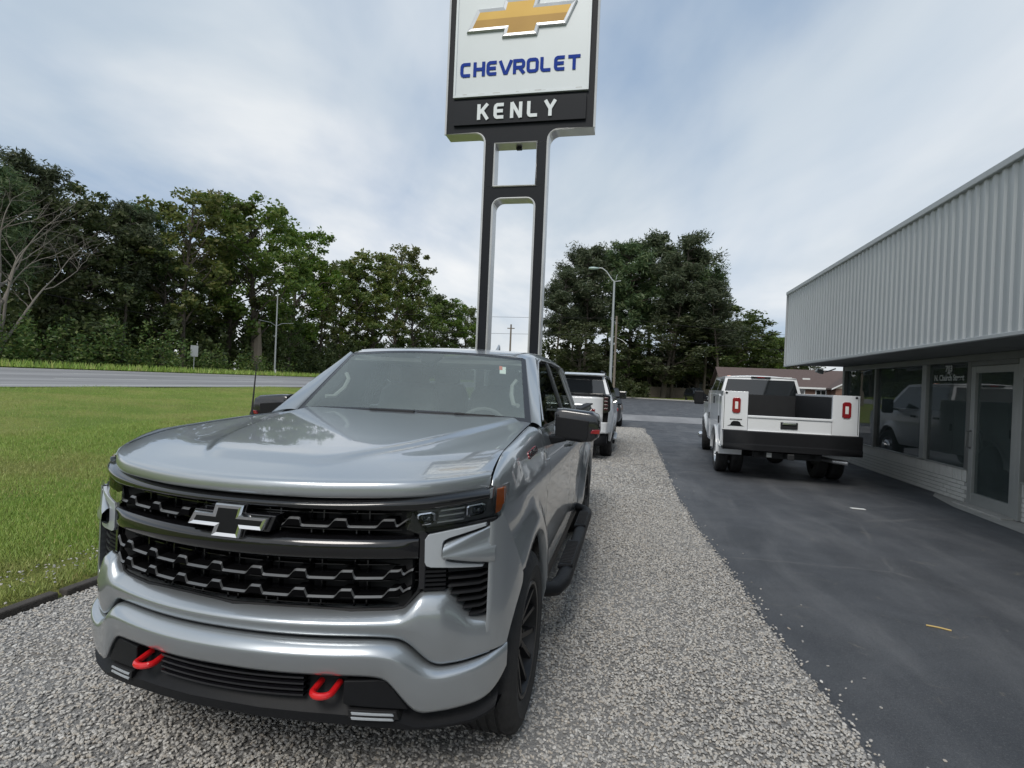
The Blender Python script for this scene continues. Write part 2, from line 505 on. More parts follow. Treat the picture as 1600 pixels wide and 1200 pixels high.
# highway on the left
mb = MB()
ysr = [-250, -60, -20, 0, 20, 40, 60, 90, 140, 220, 400, 900]
mb.grid([[(x, y, lerp(.838, 1.307, (-20-x)/16)) for x in (-20, -28, -36)] for y in ysr])
road = tag(mb.build('highway', MT['road']), kind='structure')
def rline(x0, x1, y0, y1, nm='road_marking'):
    mb = MB(); z = lambda x: lerp(.838, 1.307, (-20-x)/16)+.006
    mb.add([(x0, y0, z(x0)), (x1, y0, z(x1)), (x1, y1, z(x1)), (x0, y1, z(x0))], [(0,1,2,3)])
    mb.build(nm, MT['roadpaint'], road)
rline(-20.9, -20.7, -80, 400); rline(-35.3, -35.1, -80, 400)
for k in range(-3, 24):
    rline(-25.5, -25.32, k*12-3.5, k*12+1.5)
    rline(-30.6, -30.42, k*12+1, k*12+6)
# asphalt lot and drive
mb = MB()
edge = [(-6, 1.42), (-2, 1.36), (1, 1.30), (2.0, 1.235), (2.86, 1.171), (3.48, 1.116), (4.32, 1.034), (5.0, .99), (5.79, .955), (7, .85), (8.9, .786), (12, .79), (15, .78), (18.2, .758), (20, .72), (21.5, .62), (22.8, .42), (23.6, .1), (24.0, -.6), (24.15, -1.6), (24.2, -3.0), (24.2, -3.85)]
W2 = random.Random(3)
ed2 = []
for i in range(len(edge)-1):
    for k in range(6):
        a, bq = edge[i], edge[i+1]; tt = k/6
        ed2.append((lerp(a[0], bq[0], tt), lerp(a[1], bq[1], tt)+W2.uniform(-.012, .012)))
ed2.append(edge[-1])
rows = []
zA = -.012
rows = [[(x-.02, y, zA) for y, x in ed2 if y <= 24.2], [(5.52, y, zA) for y, x in ed2 if y <= 24.2]]
mb.grid(rows)
mb.add([(-14, 24.19, zA), (60, 24.19, zA), (60, 66, zA), (-14, 66, zA)], [(0,1,2,3)])
mb.add([(5.52, 16.6, zA), (60, 16.6, zA), (60, 24.19, zA), (5.52, 24.19, zA)], [(0,1,2,3)])
mb.add([(-14, 24.19, zA), (-14, 23.0, zA), (-3.9, 23.0, zA), (-3.9, 24.19, zA)], [(0,1,2,3)])
mb.add([(-14, 66, zA), (60, 66, zA), (60, 84, zA), (-14, 97, zA)], [(0,1,2,3)])
lot = tag(mb.build('asphalt_drive', MT['asphalt']), kind='structure')
mb = MB(); mb.add([(-14, 29.5, -.006), (60, 28.5, -.006), (60, 34, -.006), (-14, 36, -.006)], [(0,1,2,3)])
tag(mb.build('side_street', MT['road']), kind='structure')
# far kerb
mb = MB()
k0, k1 = Vector((-14, 97)), Vector((60, 66+8))
k0, k1 = Vector((-6, 94)), Vector((40, 70))
mb.hexa([(k0.x, k0.y, -.05), (k1.x, k1.y, -.05), (k1.x+.1, k1.y+.5, -.05), (k0.x+.1, k0.y+.5, -.05), (k0.x, k0.y, .13), (k1.x, k1.y, .13), (k1.x+.1, k1.y+.5, .14), (k0.x+.1, k0.y+.5, .14)])
tag(mb.build('kerb', MT['concrete'], bevel=.02), kind='structure')
mb = MB(); mb.add([(-60, 120, .12), (-30, 94.6, .12), (-6, 94.4, .12), (40, 70.4, .12), (120, 60, .12), (160, 200, .6), (-60, 200, .6)], [(0,1,2,3,4,5,6)])
tag(mb.build('far_verge', MT['turf']), kind='structure')

# gravel bed
mb = MB()
rows = [[(x, y, .0) for y, x in ed2], [(-3.93, y if y < 24.2 else 24.2, .0) for y, x in ed2]]
mb.grid(rows)
tag(mb.build('gravel_bed', MT['gravelbed']), kind='structure')

def gn_scatter(name, pts, mat, shape, smin, smax, tilt, label, cat):
    me = bpy.data.meshes.new(name)
    me.vertices.add(len(pts)); me.vertices.foreach_set('co', np.asarray(pts, dtype=np.float32).ravel()); me.update()
    me.materials.append(mat)
    o = bpy.data.objects.new(name, me); col.objects.link(o)
    g = bpy.data.node_groups.new(name, 'GeometryNodeTree')
    g.interface.new_socket('Geometry', in_out='INPUT', socket_type='NodeSocketGeometry')
    g.interface.new_socket('Geometry', in_out='OUTPUT', socket_type='NodeSocketGeometry')
    N = g.nodes; L = g.links
    gi = N.new('NodeGroupInput'); go = N.new('NodeGroupOutput')
    iop = N.new('GeometryNodeInstanceOnPoints')
    L.new(gi.outputs[0], iop.inputs['Points'])
    if shape == 'stone':
        ico = N.new('GeometryNodeMeshIcoSphere'); ico.inputs['Radius'].default_value = .5; ico.inputs['Subdivisions'].default_value = 1
        geo = ico.outputs['Mesh']
    else:
        cn = N.new('GeometryNodeMeshCone'); cn.inputs['Vertices'].default_value = 3
        cn.inputs['Radius Top'].default_value = .05; cn.inputs['Radius Bottom'].default_value = .5; cn.inputs['Depth'].default_value = 1.0
        try: cn.fill_type = 'NONE'
        except Exception: pass
        geo = cn.outputs['Mesh']
    sm = N.new('GeometryNodeSetMaterial'); sm.inputs['Material'].default_value = mat
    L.new(geo, sm.inputs['Geometry']); L.new(sm.outputs[0], iop.inputs['Instance'])
    rv = N.new('FunctionNodeRandomValue'); rv.data_type = 'FLOAT_VECTOR'
    rv.inputs[0].default_value = (-tilt, -tilt, 0); rv.inputs[1].default_value = (tilt, tilt, 6.283)
    L.new(rv.outputs[0], iop.inputs['Rotation'])
    rs = N.new('FunctionNodeRandomValue'); rs.data_type = 'FLOAT_VECTOR'; rs.inputs['Seed'].default_value = 5
    rs.inputs[0].default_value = smin; rs.inputs[1].default_value = smax
    L.new(rs.outputs[0], iop.inputs['Scale'])
    L.new(iop.outputs[0], go.inputs[0])
    md = o.modifiers.new('scatter', 'NODES'); md.node_group = g
    return tag(o, label, cat, kind='stuff')

rg = np.random.default_rng(11)
def edge_x(y): return np.interp(y, [q[0] for q in edge[:16]], [q[1] for q in edge[:16]])
def gpts(n, y0, y1, zj):
    y = rg.uniform(y0, y1, n); x = rg.uniform(-3.9, 1.45, n)
    lim = edge_x(y) + rg.normal(0, .03, n)
    k = x < lim
    x, y = x[k], y[k]
    z = rg.uniform(0, zj, len(x)) + .006*np.sin(x*2.3+y)*np.sin(y*1.7)
    return np.stack([x, y, z], 1)
near = gpts(205000, 1.5, 10.5, .011)
near = near[rg.random(len(near)) > np.clip((near[:, 1]-7.0)/3.5, 0, 1)]
# keep the stones hidden under the truck thin
k = (near[:, 0] > -2.35) & (near[:, 0] < -.6) & (near[:, 1] > 3.2) & (near[:, 1] < 8.4)
near = near[~k | (rg.random(len(near)) < .25)]
far_ = gpts(82000, 7.0, 24, .012)
far_ = far_[rg.random(len(far_)) < np.clip((far_[:, 1]-6.8)/3.0, 0, 1)]
k = (far_[:, 1] < 21) | (rg.random(len(far_)) < .4)
# loose stones strayed onto the asphalt
st_n = 110
sy = 1.6 + rg.exponential(3.2, st_n); sx_ = edge_x(sy) + rg.exponential(.13, st_n) + .01
stray = np.stack([sx_, sy, np.full(st_n, -.008)], 1)
k2 = rg.random(260)
gy = rg.uniform(1.5, 7, 500); gx = -4.32 - .03*(gy-3) + rg.normal(0, .12, 500)
patch = np.stack([gx, gy, np.array([ground_z(a, b_) for a, b_ in zip(gx, gy)])+.035], 1)
gn_scatter('gravel', np.concatenate([near, stray, patch]), MT['stone'], 'stone', (.010, .009, .006), (.030, .021, .014), .45,
           'grey crushed stone gravel spread under the parked pickup', 'gravel')
gn_scatter('gravel_strip', far_, MT['stone'], 'stone', (.018, .015, .009), (.044, .033, .018), .4,
           'pale gravel strip running back past the white SUV', 'gravel')

# grass blades on the lawn
def lawn_pts(n, x0, x1, y0, y1):
    x = rg.uniform(x0, x1, n); y = rg.uniform(y0, y1, n)
    k = np.abs(x+4.32+.03*(y-3)) > rg.uniform(0.02, .16, n)
    x, y = x[k], y[k]
    # visible wedge only
    k = (y > -0.15*x-1) & (y < 2.6*np.abs(x))
    x, y = x[k], y[k]
    z = np.array([ground_z(a, b_) for a, b_ in zip(x, y)])
    return np.stack([x, y, z+.02], 1)
lp = np.concatenate([lawn_pts(70000, -6.5, -4.02, 1.5, 9), lawn_pts(75000, -11, -6.5, 3, 16), lawn_pts(45000, -20, -11, 6, 30)])
gn_scatter('lawn_grass', lp, MT['blade'], 'cone', (.005, .005, .022), (.011, .011, .060), .55,
           'short mown green grass between the gravel and the highway', 'grass')
# rough grass on the far verge of the highway
vp = []
for i in range(9000):
    x = -36.2 - abs(rnd.gauss(0, 2.4)); y = rnd.uniform(12, 130)
    vp.append((x, y, gz(x)+.1))
gn_scatter('verge_grass', vp, MT['blade'], 'cone', (.05, .05, .15), (.12, .12, .55), .4,
           'rough uncut grass along the far side of the highway', 'grass')

# timber edging
for i in range(6):
    y0 = -1.6 + i*2.44
    mb = MB(); mb.box(-3.985, -3.905, y0, y0+2.42, -.05, .052)
    o = mb.build('landscape_timber', MT['timber'], bevel=.012)
    tag(o, ['dark weathered edging timber at the lower left corner of the picture', 'dark weathered edging timber ending behind the pickup bumper'][min(i, 1)] if i < 2 else ['', '', 'edging timber beside the front wheel on the far side of the pickup', 'edging timber beside the cab on the far side of the pickup', 'edging timber beside the rear wheel on the far side of the pickup', 'edging timber between the lawn and the pylon sign'][i], 'timber', 'edging timbers along the gravel')
    o.rotation_euler = (0, 0, rnd.uniform(-.004, .004))
# litter
mb = MB(); mb.box(-.10, .10, -.035, .035, 0, .006); o = mb.build('paper_scrap', MT['paper'], loc=(3.42, 9.35, -.008)); o.rotation_euler = (0, .03, .1)
tag(o, 'small white paper scrap on the asphalt near the shop wall', 'litter')
mb = MB(); mb.tube([(-.075, 0, .004), (0, .004, .005), (.075, -.003, .004)], .006, 6); o = mb.build('wood_stick', pmat('straw_stick', (.55, .40, .16), .8), loc=(2.30, 4.72, -.009)); o.rotation_euler = (0, 0, -.35)
tag(o, 'short yellow stick lying on the dark asphalt', 'stick')
# ================================================================== text helpers
def text_mesh(txt, size, depth=0.004, bold=0.0, space=1.0):
    cu = bpy.data.curves.new('txt', 'FONT')
    cu.body = txt; cu.size = size; cu.extrude = depth; cu.offset = bold; cu.space_character = space
    cu.align_x = 'CENTER'; cu.align_y = 'CENTER'
    ob = bpy.data.objects.new('txt', cu); col.objects.link(ob)
    dg = bpy.context.evaluated_depsgraph_get()
    me = bpy.data.meshes.new_from_object(ob.evaluated_get(dg))
    bpy.data.objects.remove(ob); bpy.data.curves.remove(cu)
    return me
def text_obj(name, txt, size, mat, parent, loc, rot, depth=0.004, bold=0.0, sx=1.0, space=1.0):
    me = text_mesh(txt, size, depth, bold, space)
    me.materials.clear(); me.materials.append(mat)
    o = place(name, me, parent, loc=loc)
    o.rotation_euler = rot; o.scale = (sx, 1, 1)
    return o

# ================================================================== wheels
def tyre_mesh(Rt, w, rim, n=120, tread=True):
    h = w / 2
    mb = MB()
    def ring(r, a, mod=0.0, ph=0):
        row = []
        for k in range(n):
            t = 2*math.pi*k/n
            rr = r - (mod if ((k + ph) % 4 == 0) else 0)
            row.append((a, rr*math.cos(t), rr*math.sin(t)))
        return row
    g = 0.009 if tread else 0.0
    rows = [ring(rim, -h+0.035), ring(rim+0.012, -h+0.012), ring(rim+0.05, -h-0.002), ring(Rt-0.07, -h-0.004, 0),
            ring(Rt-0.035, -h+0.004, g*0.4), ring(Rt-0.012, -h+0.018, g*0.9), ring(Rt-0.003, -h+0.036, g)]
    nr = 4
    a0, a1 = -h+0.036, h-0.036
    for i in range(nr):
        ga = a0 + (a1-a0)*(i+0.75)/(nr+0.5)
        md = g*0.7
        rows += [ring(Rt, ga-0.008, md, i), ring(Rt-g, ga-0.005), ring(Rt-g, ga+0.005), ring(Rt, ga+0.008, md, i+1)]
    rows += [ring(Rt-0.003, h-0.036, g, 2), ring(Rt-0.012, h-0.018, g*0.9, 2), ring(Rt-0.035, h-0.004, g*0.4, 2), ring(Rt-0.07, h+0.004), ring(Rt-0.075, h+0.0065), ring(Rt-0.080, h+0.004),
             ring(rim+0.05, h+0.002), ring(rim+0.03, h-0.002), ring(rim+0.012, h-0.012), ring(rim, h-0.035)]
    mb.grid(rows, closed=True)
    return mb.mesh('tyre', MT['rubber'], True, 50)
def rim_mesh(w, rim, spokes=6, mat=None, split=True, dish=0.045):
    h = w / 2
    mb = MB()
    mb.lathe([(rim+0.008, h-0.010), (rim+0.004, h-0.004), (rim-0.010, h-0.006), (rim-0.014, h-0.02), (rim-0.035, h-0.10), (rim-0.05, -h+0.03)], 64)
    mb.lathe([(rim-0.05, h-0.15), (0.05, h-0.15)], 48)           # brake and back plate
    mb.lathe([(0.0005, h-dish), (0.045, h-dish), (0.055, h-dish-0.006), (0.085, h-dish-0.012), (0.09, h-dish-0.05)], 32)
    for k in range(spokes):
        for sgn in ((-1, 1) if split else (0,)):
            a = 2*math.pi*(k + 0.5)/spokes
            ai, ao = a + sgn*0.10, a + sgn*0.27
            wi, wo = 0.020, 0.017
            def P(r, ang, off, ax):
                ct, st = math.cos(ang), math.sin(ang)
                return (ax, r*ct - off*st, r*st + off*ct)
            ri, ro = 0.07, rim - 0.012
            f0, f1 = h-dish-0.012, h-0.016
            mb.hexa([P(ri, ai, -wi, f0-0.045), P(ri, ai, wi, f0-0.045), P(ro, ao, wo, f1-0.05), P(ro, ao, -wo, f1-0.05),
                     P(ri, ai, -wi*0.7, f0), P(ri, ai, wi*0.7, f0), P(ro, ao, wo*0.6, f1), P(ro, ao, -wo*0.6, f1)])
    for k in range(6):
        a = 2*math.pi*k/6
        c = (0, 0.068*math.cos(a), 0.068*math.sin(a))
        mb.lathe([(0.011, h-dish-0.02), (0.011, h-dish+0.004), (0.0005, h-dish+0.006)], 8, c)
    return mb.mesh('wheel', mat or MT['gloss'], True, 30)
def add_wheel(parent, me_rim, me_tyre, loc, side, turn=0.0, scale=1):
    w = place('wheel', me_rim, parent, loc=loc)
    w.rotation_euler = (0, 0, (0 if side > 0 else math.pi) + turn)
    w.scale = (scale, scale, scale)
    t = place('tyre', me_tyre, w)
    return w

# ================================================================== hero pickup
TX, TY = -1.448, 2.732
truck = tag(empty('pickup_truck', (TX, TY, 0)),
            'silver grey crew cab pickup truck with black grille and red tow hooks on the gravel', 'pickup truck')
def F(u):
    a = abs(u); return -.88 + .336*a*a + 1.2*max(0, a-.8)**2
def FH(u): return F(u) + 1.05*max(0, abs(u)-.6)**2
def FU(u): return F(u) + .5*max(0, abs(u)-.65)**2
def arch(v, vc, Ra=0.52, zc_=0.42):
    d = Ra*Ra - (v-vc)**2
    return zc_ + math.sqrt(d) if d > 0 else -1
ZS = [(-.60, 1.335), (-.56, 1.34), (-.33, 1.359), (.0, 1.382), (.556, 1.411), (.80, 1.418)]
US = [(-.60, .910), (-.56, .907), (-.33, .893), (.0, .878), (.556, .845), (.82, .835)]
SIDE = [(.30, .90), (.40, .945), (.5, .965), (.65, .972), (.8, .978), (1.0, .985), (1.12, .986), (1.2, .982), (1.28, .968), (1.34, .948), (1.40, .925), (1.46, .90)]
def uside(v, z):
    u = tab(z, SIDE)
    for vc in (0.0, 3.745):
        r = math.hypot((v-vc)*0.96, z-.42)
        u += 0.05 * (1 - sstep(.545, .70, r)) 
    u += 0.012*sstep(1.02, 1.10, z)*(1-sstep(1.16, 1.28, z))
    if v < -.2: u -= .055*((-.2-max(v, -.545))/.35)**2
    if v < -.488: u = lerp(u, .922, min(1, ((-.488-v)/.032)**1.3))
    return u

# ---- hood
def hood_z(u, v):
    z = tab(v, [(-.9, 1.312), (-.6, 1.336), (0, 1.382), (.45, 1.412), (.8, 1.434)])
    z -= .046*max(0, 1-(v-(FH(u)*.985-.012))/.36)**2
    ud = tab(v, [(-.70, .285), (-.34, .47), (.17, .62), (.8, .76)])
    a = abs(u)
    d1, d2 = ud-a, (v+.70)*.9
    hh = max(0, .09-abs(d1-d2))/.09
    dome = sstep(-.012, .030, min(d1, d2)-hh*hh*.09*.25)
    # shallow channel just outside the dome
    return z + .020*dome - .004*(a/.9)**2 - .006*math.exp(-((a-ud-.10)/.09)**2)*sstep(-.6, -.3, v)
mb = MB()
rows = []
NS = 121
roll_p = [(.055, 0), (.010, .01), (.0, .10), (-.003, .34), (-.002, .66), (.002, .84), (.008, .93), (.018, .985), (.03, None)]
for dv, zz in roll_p:
    row = []
    for j in range(NS):
        s_ = -1 + 2*j/(NS-1)
        u = s_*.905
        lift = .012*max(0, abs(s_)-.35)/.65
        v = FH(u)*0.985 - .012 + dv
        if zz is None: z = hood_z(u, v)
        else:
            zt = hood_z(u, FH(u)*0.985 - .012 + .03)
            z = 1.213 + lift + (zt - 1.213 - lift)*zz
        row.append((u, v, z))
    rows.append(row)
for i in range(1, 71):
    t = i/70
    row = []
    for j in range(NS):
        s_ = -1 + 2*j/(NS-1)
        vr = .74 + .05*abs(s_)**2
        v0 = FH(s_*.905)*0.985 - .012 + .03
        v = lerp(v0, vr, t)
        u = s_*tab(v, US)
        z = hood_z(u, v)
        e = max(0, abs(s_)-.97)/.03
        row.append((u, v, z - .004*e))
    rows.append(row)
# rolled edge down at the rear
rows.append([(p[0], p[1]+.006, p[2]-.02) for p in rows[-1]])
mb.grid(rows)
hood = mb.build('hood', MT['silver'], truck, True, 60)
# black volume under the hood, cab floor and underbody so that no gap shows daylight
mb = MB()
mb.hexa([(-.86,-.48,.40),(.86,-.48,.40),(.86,.70,.40),(-.86,.70,.40),(-.84,-.48,1.18),(.84,-.48,1.18),(.80,.70,1.385),(-.80,.70,1.385)])
for sx in (-1, 1): pass
mb.box(-.66, .66, -.70, -.48, .40, 1.17)
mb.box(-.80, .80, .70, 3.05, .36, .50)
mb.box(-.62, .62, 3.05, 5.0, .45, .60)
mb.build('underbody', MT['dark'], truck)

# ---- fenders
def fender_cols():
    c = [-.520, -.512, -.502] + frange(-.488, -.34, 6)
    c += [-.52*math.cos(math.pi*k/22) for k in range(0, 23) if -.52*math.cos(math.pi*k/22) > -.335]
    c += [.5201, .56, .60, .628]
    return c
def fender(sx):
    mb = MB(); cols = []
    for v in fender_cols():
        if v < -.489: zb = 1.246
        elif v < -.335: zb = lerp(1.14, .848, max(0, v+.545)/(.545-.335) )
        elif v <= .52: zb = max(arch(v, 0), .42)
        else: zb = .40
        ztp = min(tab(v, ZS), tab(v, [(-.520, 1.256), (-.512, 1.274), (-.502, 1.287), (-.47, 1.303), (-.42, 1.323), (-.36, 1.344), (-.28, 1.364), (-.24, 1.40)], False) if v < -.24 else 9)
        zsh = max(zb+.004, ztp - .055)
        pr = [(uside(v, zb)-.045, zb-.004 if v < .52 else zb), (uside(v, zb)-.004, zb-.001)]
        for k in range(0, 17):
            z = lerp(zb+.004, zsh, (k/16)**0.9)
            pr.append((uside(v, z), z))
        us, zs = tab(v, US)+.011, ztp-.002
        u0 = uside(v, zsh)
        dz_ = zs-zsh
        pr += [(lerp(u0, us, .16), zsh+dz_*.42), (lerp(u0, us, .36), zsh+dz_*.75), (lerp(u0, us, .62), zsh+dz_*.95), (us, zs), (us-.002, zs-.03)]
        cols.append([(sx*a, v, z) for a, z in pr])
    mb.grid(cols)
    return mb.build('fender', MT['silver'], truck, True, 50)
fender(1); fender(-1)
# wheel wells
def wheel_well(vc, sx):
    mb = MB()
    rows = []
    for k in range(0, 25):
        a = math.pi*k/24
        r = .535
        rows.append([(sx*x, vc - r*math.cos(a), .36 + r*math.sin(a)+.05) for x in (.60, .95)])
    mb.grid(rows)
    mb.add([(sx*.60, vc-.56, .3), (sx*.60, vc+.56, .3), (sx*.60, vc+.56, 1.0), (sx*.60, vc-.56, 1.0)], [(0,1,2,3)])
    return mb.build('wheel_well', MT['dark'], truck, True)
for vc in (0, 3.745):
    for sx in (-1, 1): wheel_well(vc, sx)

# ---- doors and bed sides
def side_panel(name, sx, v0, v1, arches=(), ztop=1.40, zbot=.43, nv=14, top_in=.03):
    mb = MB()
    vs = frange(v0, v1, nv)
    for vc in arches:
        vs = [v for v in vs if abs(v-vc) > .525] + [vc-.52*math.cos(math.pi*k/28) for k in range(29)] + [vc-.521, vc+.521]
    vs = sorted(vs)
    cols = []
    for v in vs:
        zb = zbot
        for vc in arches:
            if abs(v-vc) <= .52: zb = max(arch(v, vc), .42)
        pr = [(uside(v, zb)-.04, zb), (uside(v, zb)-.003, zb+.001)]
        for k in range(20):
            z = lerp(zb+.004, ztop-.012, k/19)
            pr.append((uside(v, z), z))
        pr += [(uside(v, ztop)-.006, ztop-.002), (uside(v, ztop)-top_in, ztop)]
        e = 0
        cols.append([(sx*a, v, z) for a, z in pr])
    c0 = [(p[0]-sx*.03, p[1]+.001, p[2]) for p in cols[0]]
    c1 = [(p[0]-sx*.03, p[1]-.001, p[2]) for p in cols[-1]]
    mb.grid([c0] + cols + [c1])
    return mb.build(name, MT['silver'], truck, True, 50)
VF, VM, VR = .634, 2.02, 3.04
def handle(door, sx, v):
    mb = MB()
    u0 = uside(v, 1.20)
    mb.grid([[(sx*(u0+a), v+b*.12, 1.205+c*.5) for a, c in ((-.002,-.03),(.030,-.026),(.038,0),(.030,.026),(-.002,.03))] for b in (-1,-.85,-.4,0,.4,.85,1)])
    h = mb.build('door_handle', MT['satin'], door, True, sub=1)
    return h
for sx in (-1, 1):
    dp = side_panel('front_door', sx, VF, VM-.004)
    handle(dp, sx, 1.80)
    dp = side_panel('rear_door', sx, VM+.004, VR-.004, nv=12)
    handle(dp, sx, 2.86)
    side_panel('bed_side', sx, VR+.012, 5.06, arches=(3.745,), ztop=1.415, nv=22, top_in=.09)
    mb = MB(); mb.box(sx*.86 if sx < 0 else .86, sx*.955, VR+.02, 5.04, 1.416, 1.437) if sx > 0 else mb.box(-.955, -.86, VR+.02, 5.04, 1.416, 1.437)
    mb.build('bed_rail_cap', MT['plastic'], truck, bevel=.008)
    mb = MB(); mb.box(min(sx*.90, sx*.955), max(sx*.90, sx*.955), VF-.05, VR, .36, .44)
    mb.build('rocker_panel', MT['plastic'], truck, bevel=.01)
mb = MB(); mb.box(-.90, .90, 5.06, 5.11, .62, 1.42); mb.build('tailgate', MT['silver'], truck, bevel=.015)
mb = MB(); mb.box(-.88, .88, VR+.03, 5.05, .68, .72); mb.box(-.90, .90, VR+.02, VR+.06, .6, 1.40)
mb.box(-.90,-.86,VR+.02,5.05,.6,1.40); mb.box(.86,.90,VR+.02,5.05,.6,1.40)
mb.build('bed_liner', MT['plastic'], truck)
mb = MB(); mb.box(-.95, .95, 5.0, 5.18, .50, .68); mb.build('rear_bumper', MT['silver'], truck, bevel=.03)
for sx in (-1, 1):
    mb = MB(); mb.box(min(sx*.82, sx*.985), max(sx*.82, sx*.985), 5.05, 5.10, .98, 1.36); mb.build('tail_light', MT['redlens'], truck, bevel=.012)

# ---- greenhouse
def ws_base(s_): return (s_*.835, .755 + .055*s_*s_, 1.436 - .018*s_*s_)
def ws_top(s_): return (s_*.690, 1.215 + .085*s_*s_, 1.879 - .032*s_*s_)
def ws_pt(s_, t, off=0):
    a, b = ws_base(s_), ws_top(s_)
    bul = .022*(1-s_*s_*.6)*4*t*(1-t)*.5
    return (lerp(a[0], b[0], t), lerp(a[1], b[1], t) - bul*.7 - off*.7, lerp(a[2], b[2], t) + bul*.7 + off*.7)
mb = MB()
mb.grid([[ws_pt(s_, t) for s_ in frange(-1, 1, 25)] for t in frange(0, 1, 13)])
ws = mb.build('windscreen', MT['wind'], truck, True, 180)
mb = MB()   # black ceramic border
def ring_pts(k, off):
    m, mt, mb_ = k
    S, T0, T1 = 1-m, mb_, 1-mt
    pts = [ws_pt(s_, T0, off) for s_ in frange(-S, S, 21)] + [ws_pt(S, t, off) for t in frange(T0, T1, 11)][1:] + \
          [ws_pt(s_, T1, off) for s_ in frange(S, -S, 21)][1:] + [ws_pt(-S, t, off) for t in frange(T1, T0, 11)][1:-1]
    return pts
mb.grid([ring_pts((0.0, 0.0, 0.0), .0015), ring_pts((.045, .035, .06), .0015)], closed=True)
fr_ = mb.build('windscreen_border', MT['gloss'], ws, True, 180)
mb = MB()
poly = [(-.125, .998), (.125, .998), (.125, .93), (.07, .82), (-.07, .82), (-.125, .93)]
mb.prism(poly, lambda a, b, d: ws_pt(a, b, d), -.004, -.03)
mb.build('sensor_housing', MT['dark'], ws)
mb = MB(); mb.prism([(.74,.70),(.80,.70),(.80,.82),(.74,.82)], lambda a,b,d: ws_pt(a,b,d), -.002, -.004); mb.build('window_sticker', MT['paper'], ws)
mb = MB(); mb.prism([(.735,.76),(.765,.76),(.765,.825),(.735,.825)], lambda a,b,d: ws_pt(a,b,d), -.0005, -.0015); mb.build('window_sticker', MT['orange'], ws)
# wipers and cowl
mb = MB()
mb.grid([[(s_*.84, .735+.05*s_*s_, 1.405-.018*s_*s_) for s_ in frange(-1,1,15)], [(s_*.84, .775+.055*s_*s_, 1.434-.018*s_*s_) for s_ in frange(-1,1,15)]])
mb.build('cowl', MT['plastic'], truck, True, solid=.01)
for a, b, ta, tb in ((.10, .72, .004, .035), (-.62, .02, .0, .02)):
    mb = MB()
    mb.tube([ws_pt(lerp(a, b, k/8), lerp(ta, tb, (k/8)), .012) for k in range(9)], .009, 6)
    mb.tube([ws_pt(lerp(a, b, .5), lerp(ta, tb, .5)+.0, .02), ws_pt(b+.06, .0, .02)], [.010, .014], 6)
    mb.build('wiper', MT['plastic'], truck, True)
# roof
def roof_edge(v): return tab(v, [(1.27, .715), (1.42, .745), (2.0, .755), (2.8, .745), (3.05, .72)])
def roof_zc(v): return tab(v, [(1.2, 1.878), (1.35, 1.906), (1.7, 1.938), (2.2, 1.948), (2.7, 1.938), (3.05, 1.90)])
mb = MB(); rows = []
for i, t in enumerate(frange(0, 1, 22)):
    row = []
    for s_ in frange(-1, 1, 31):
        v = lerp(1.218+.088*s_*s_, 3.06, t)
        e = roof_edge(v); a = abs(s_)
        z = roof_zc(v) - .030*a*a - .045*max(0, a-.86)/.14*max(0, a-.80)/.2
        if t < .02: z = min(z, 1.882 - .032*s_*s_)
        row.append((s_*e, v, z))
    rows.append(row)
rows.append([(p[0], p[1]+.02, p[2]-.03) for p in rows[-1]])
mb.grid(rows)
roof = mb.build('roof', MT['silver'], truck, True, 60)
mb = MB()
for sx in (-1, 1):
    pass
# shark fin
mb = MB()
rows = []
for t in frange(0, 1, 8):
    h = .062*(t**1.2); w_ = .022*(1-.5*t); 
    rows.append([(.10-w_*k*(1-0.0), 2.56 + .17*t*0 + lerp(-.10, .07, t)*0, 0) for k in (-1, 1)])
mb = MB()
prof = [(-.13, 0), (.06, 0), (.085, .09), (.065, .108), (.03, .082), (-.05, .028)]
mb.prism(prof, lambda a, b, d: (.185+d*(1-b*6), 2.50+a, 1.93+b), -.022, .022)
mb.build('antenna_fin', MT['silver'], truck, True, bevel=.008)
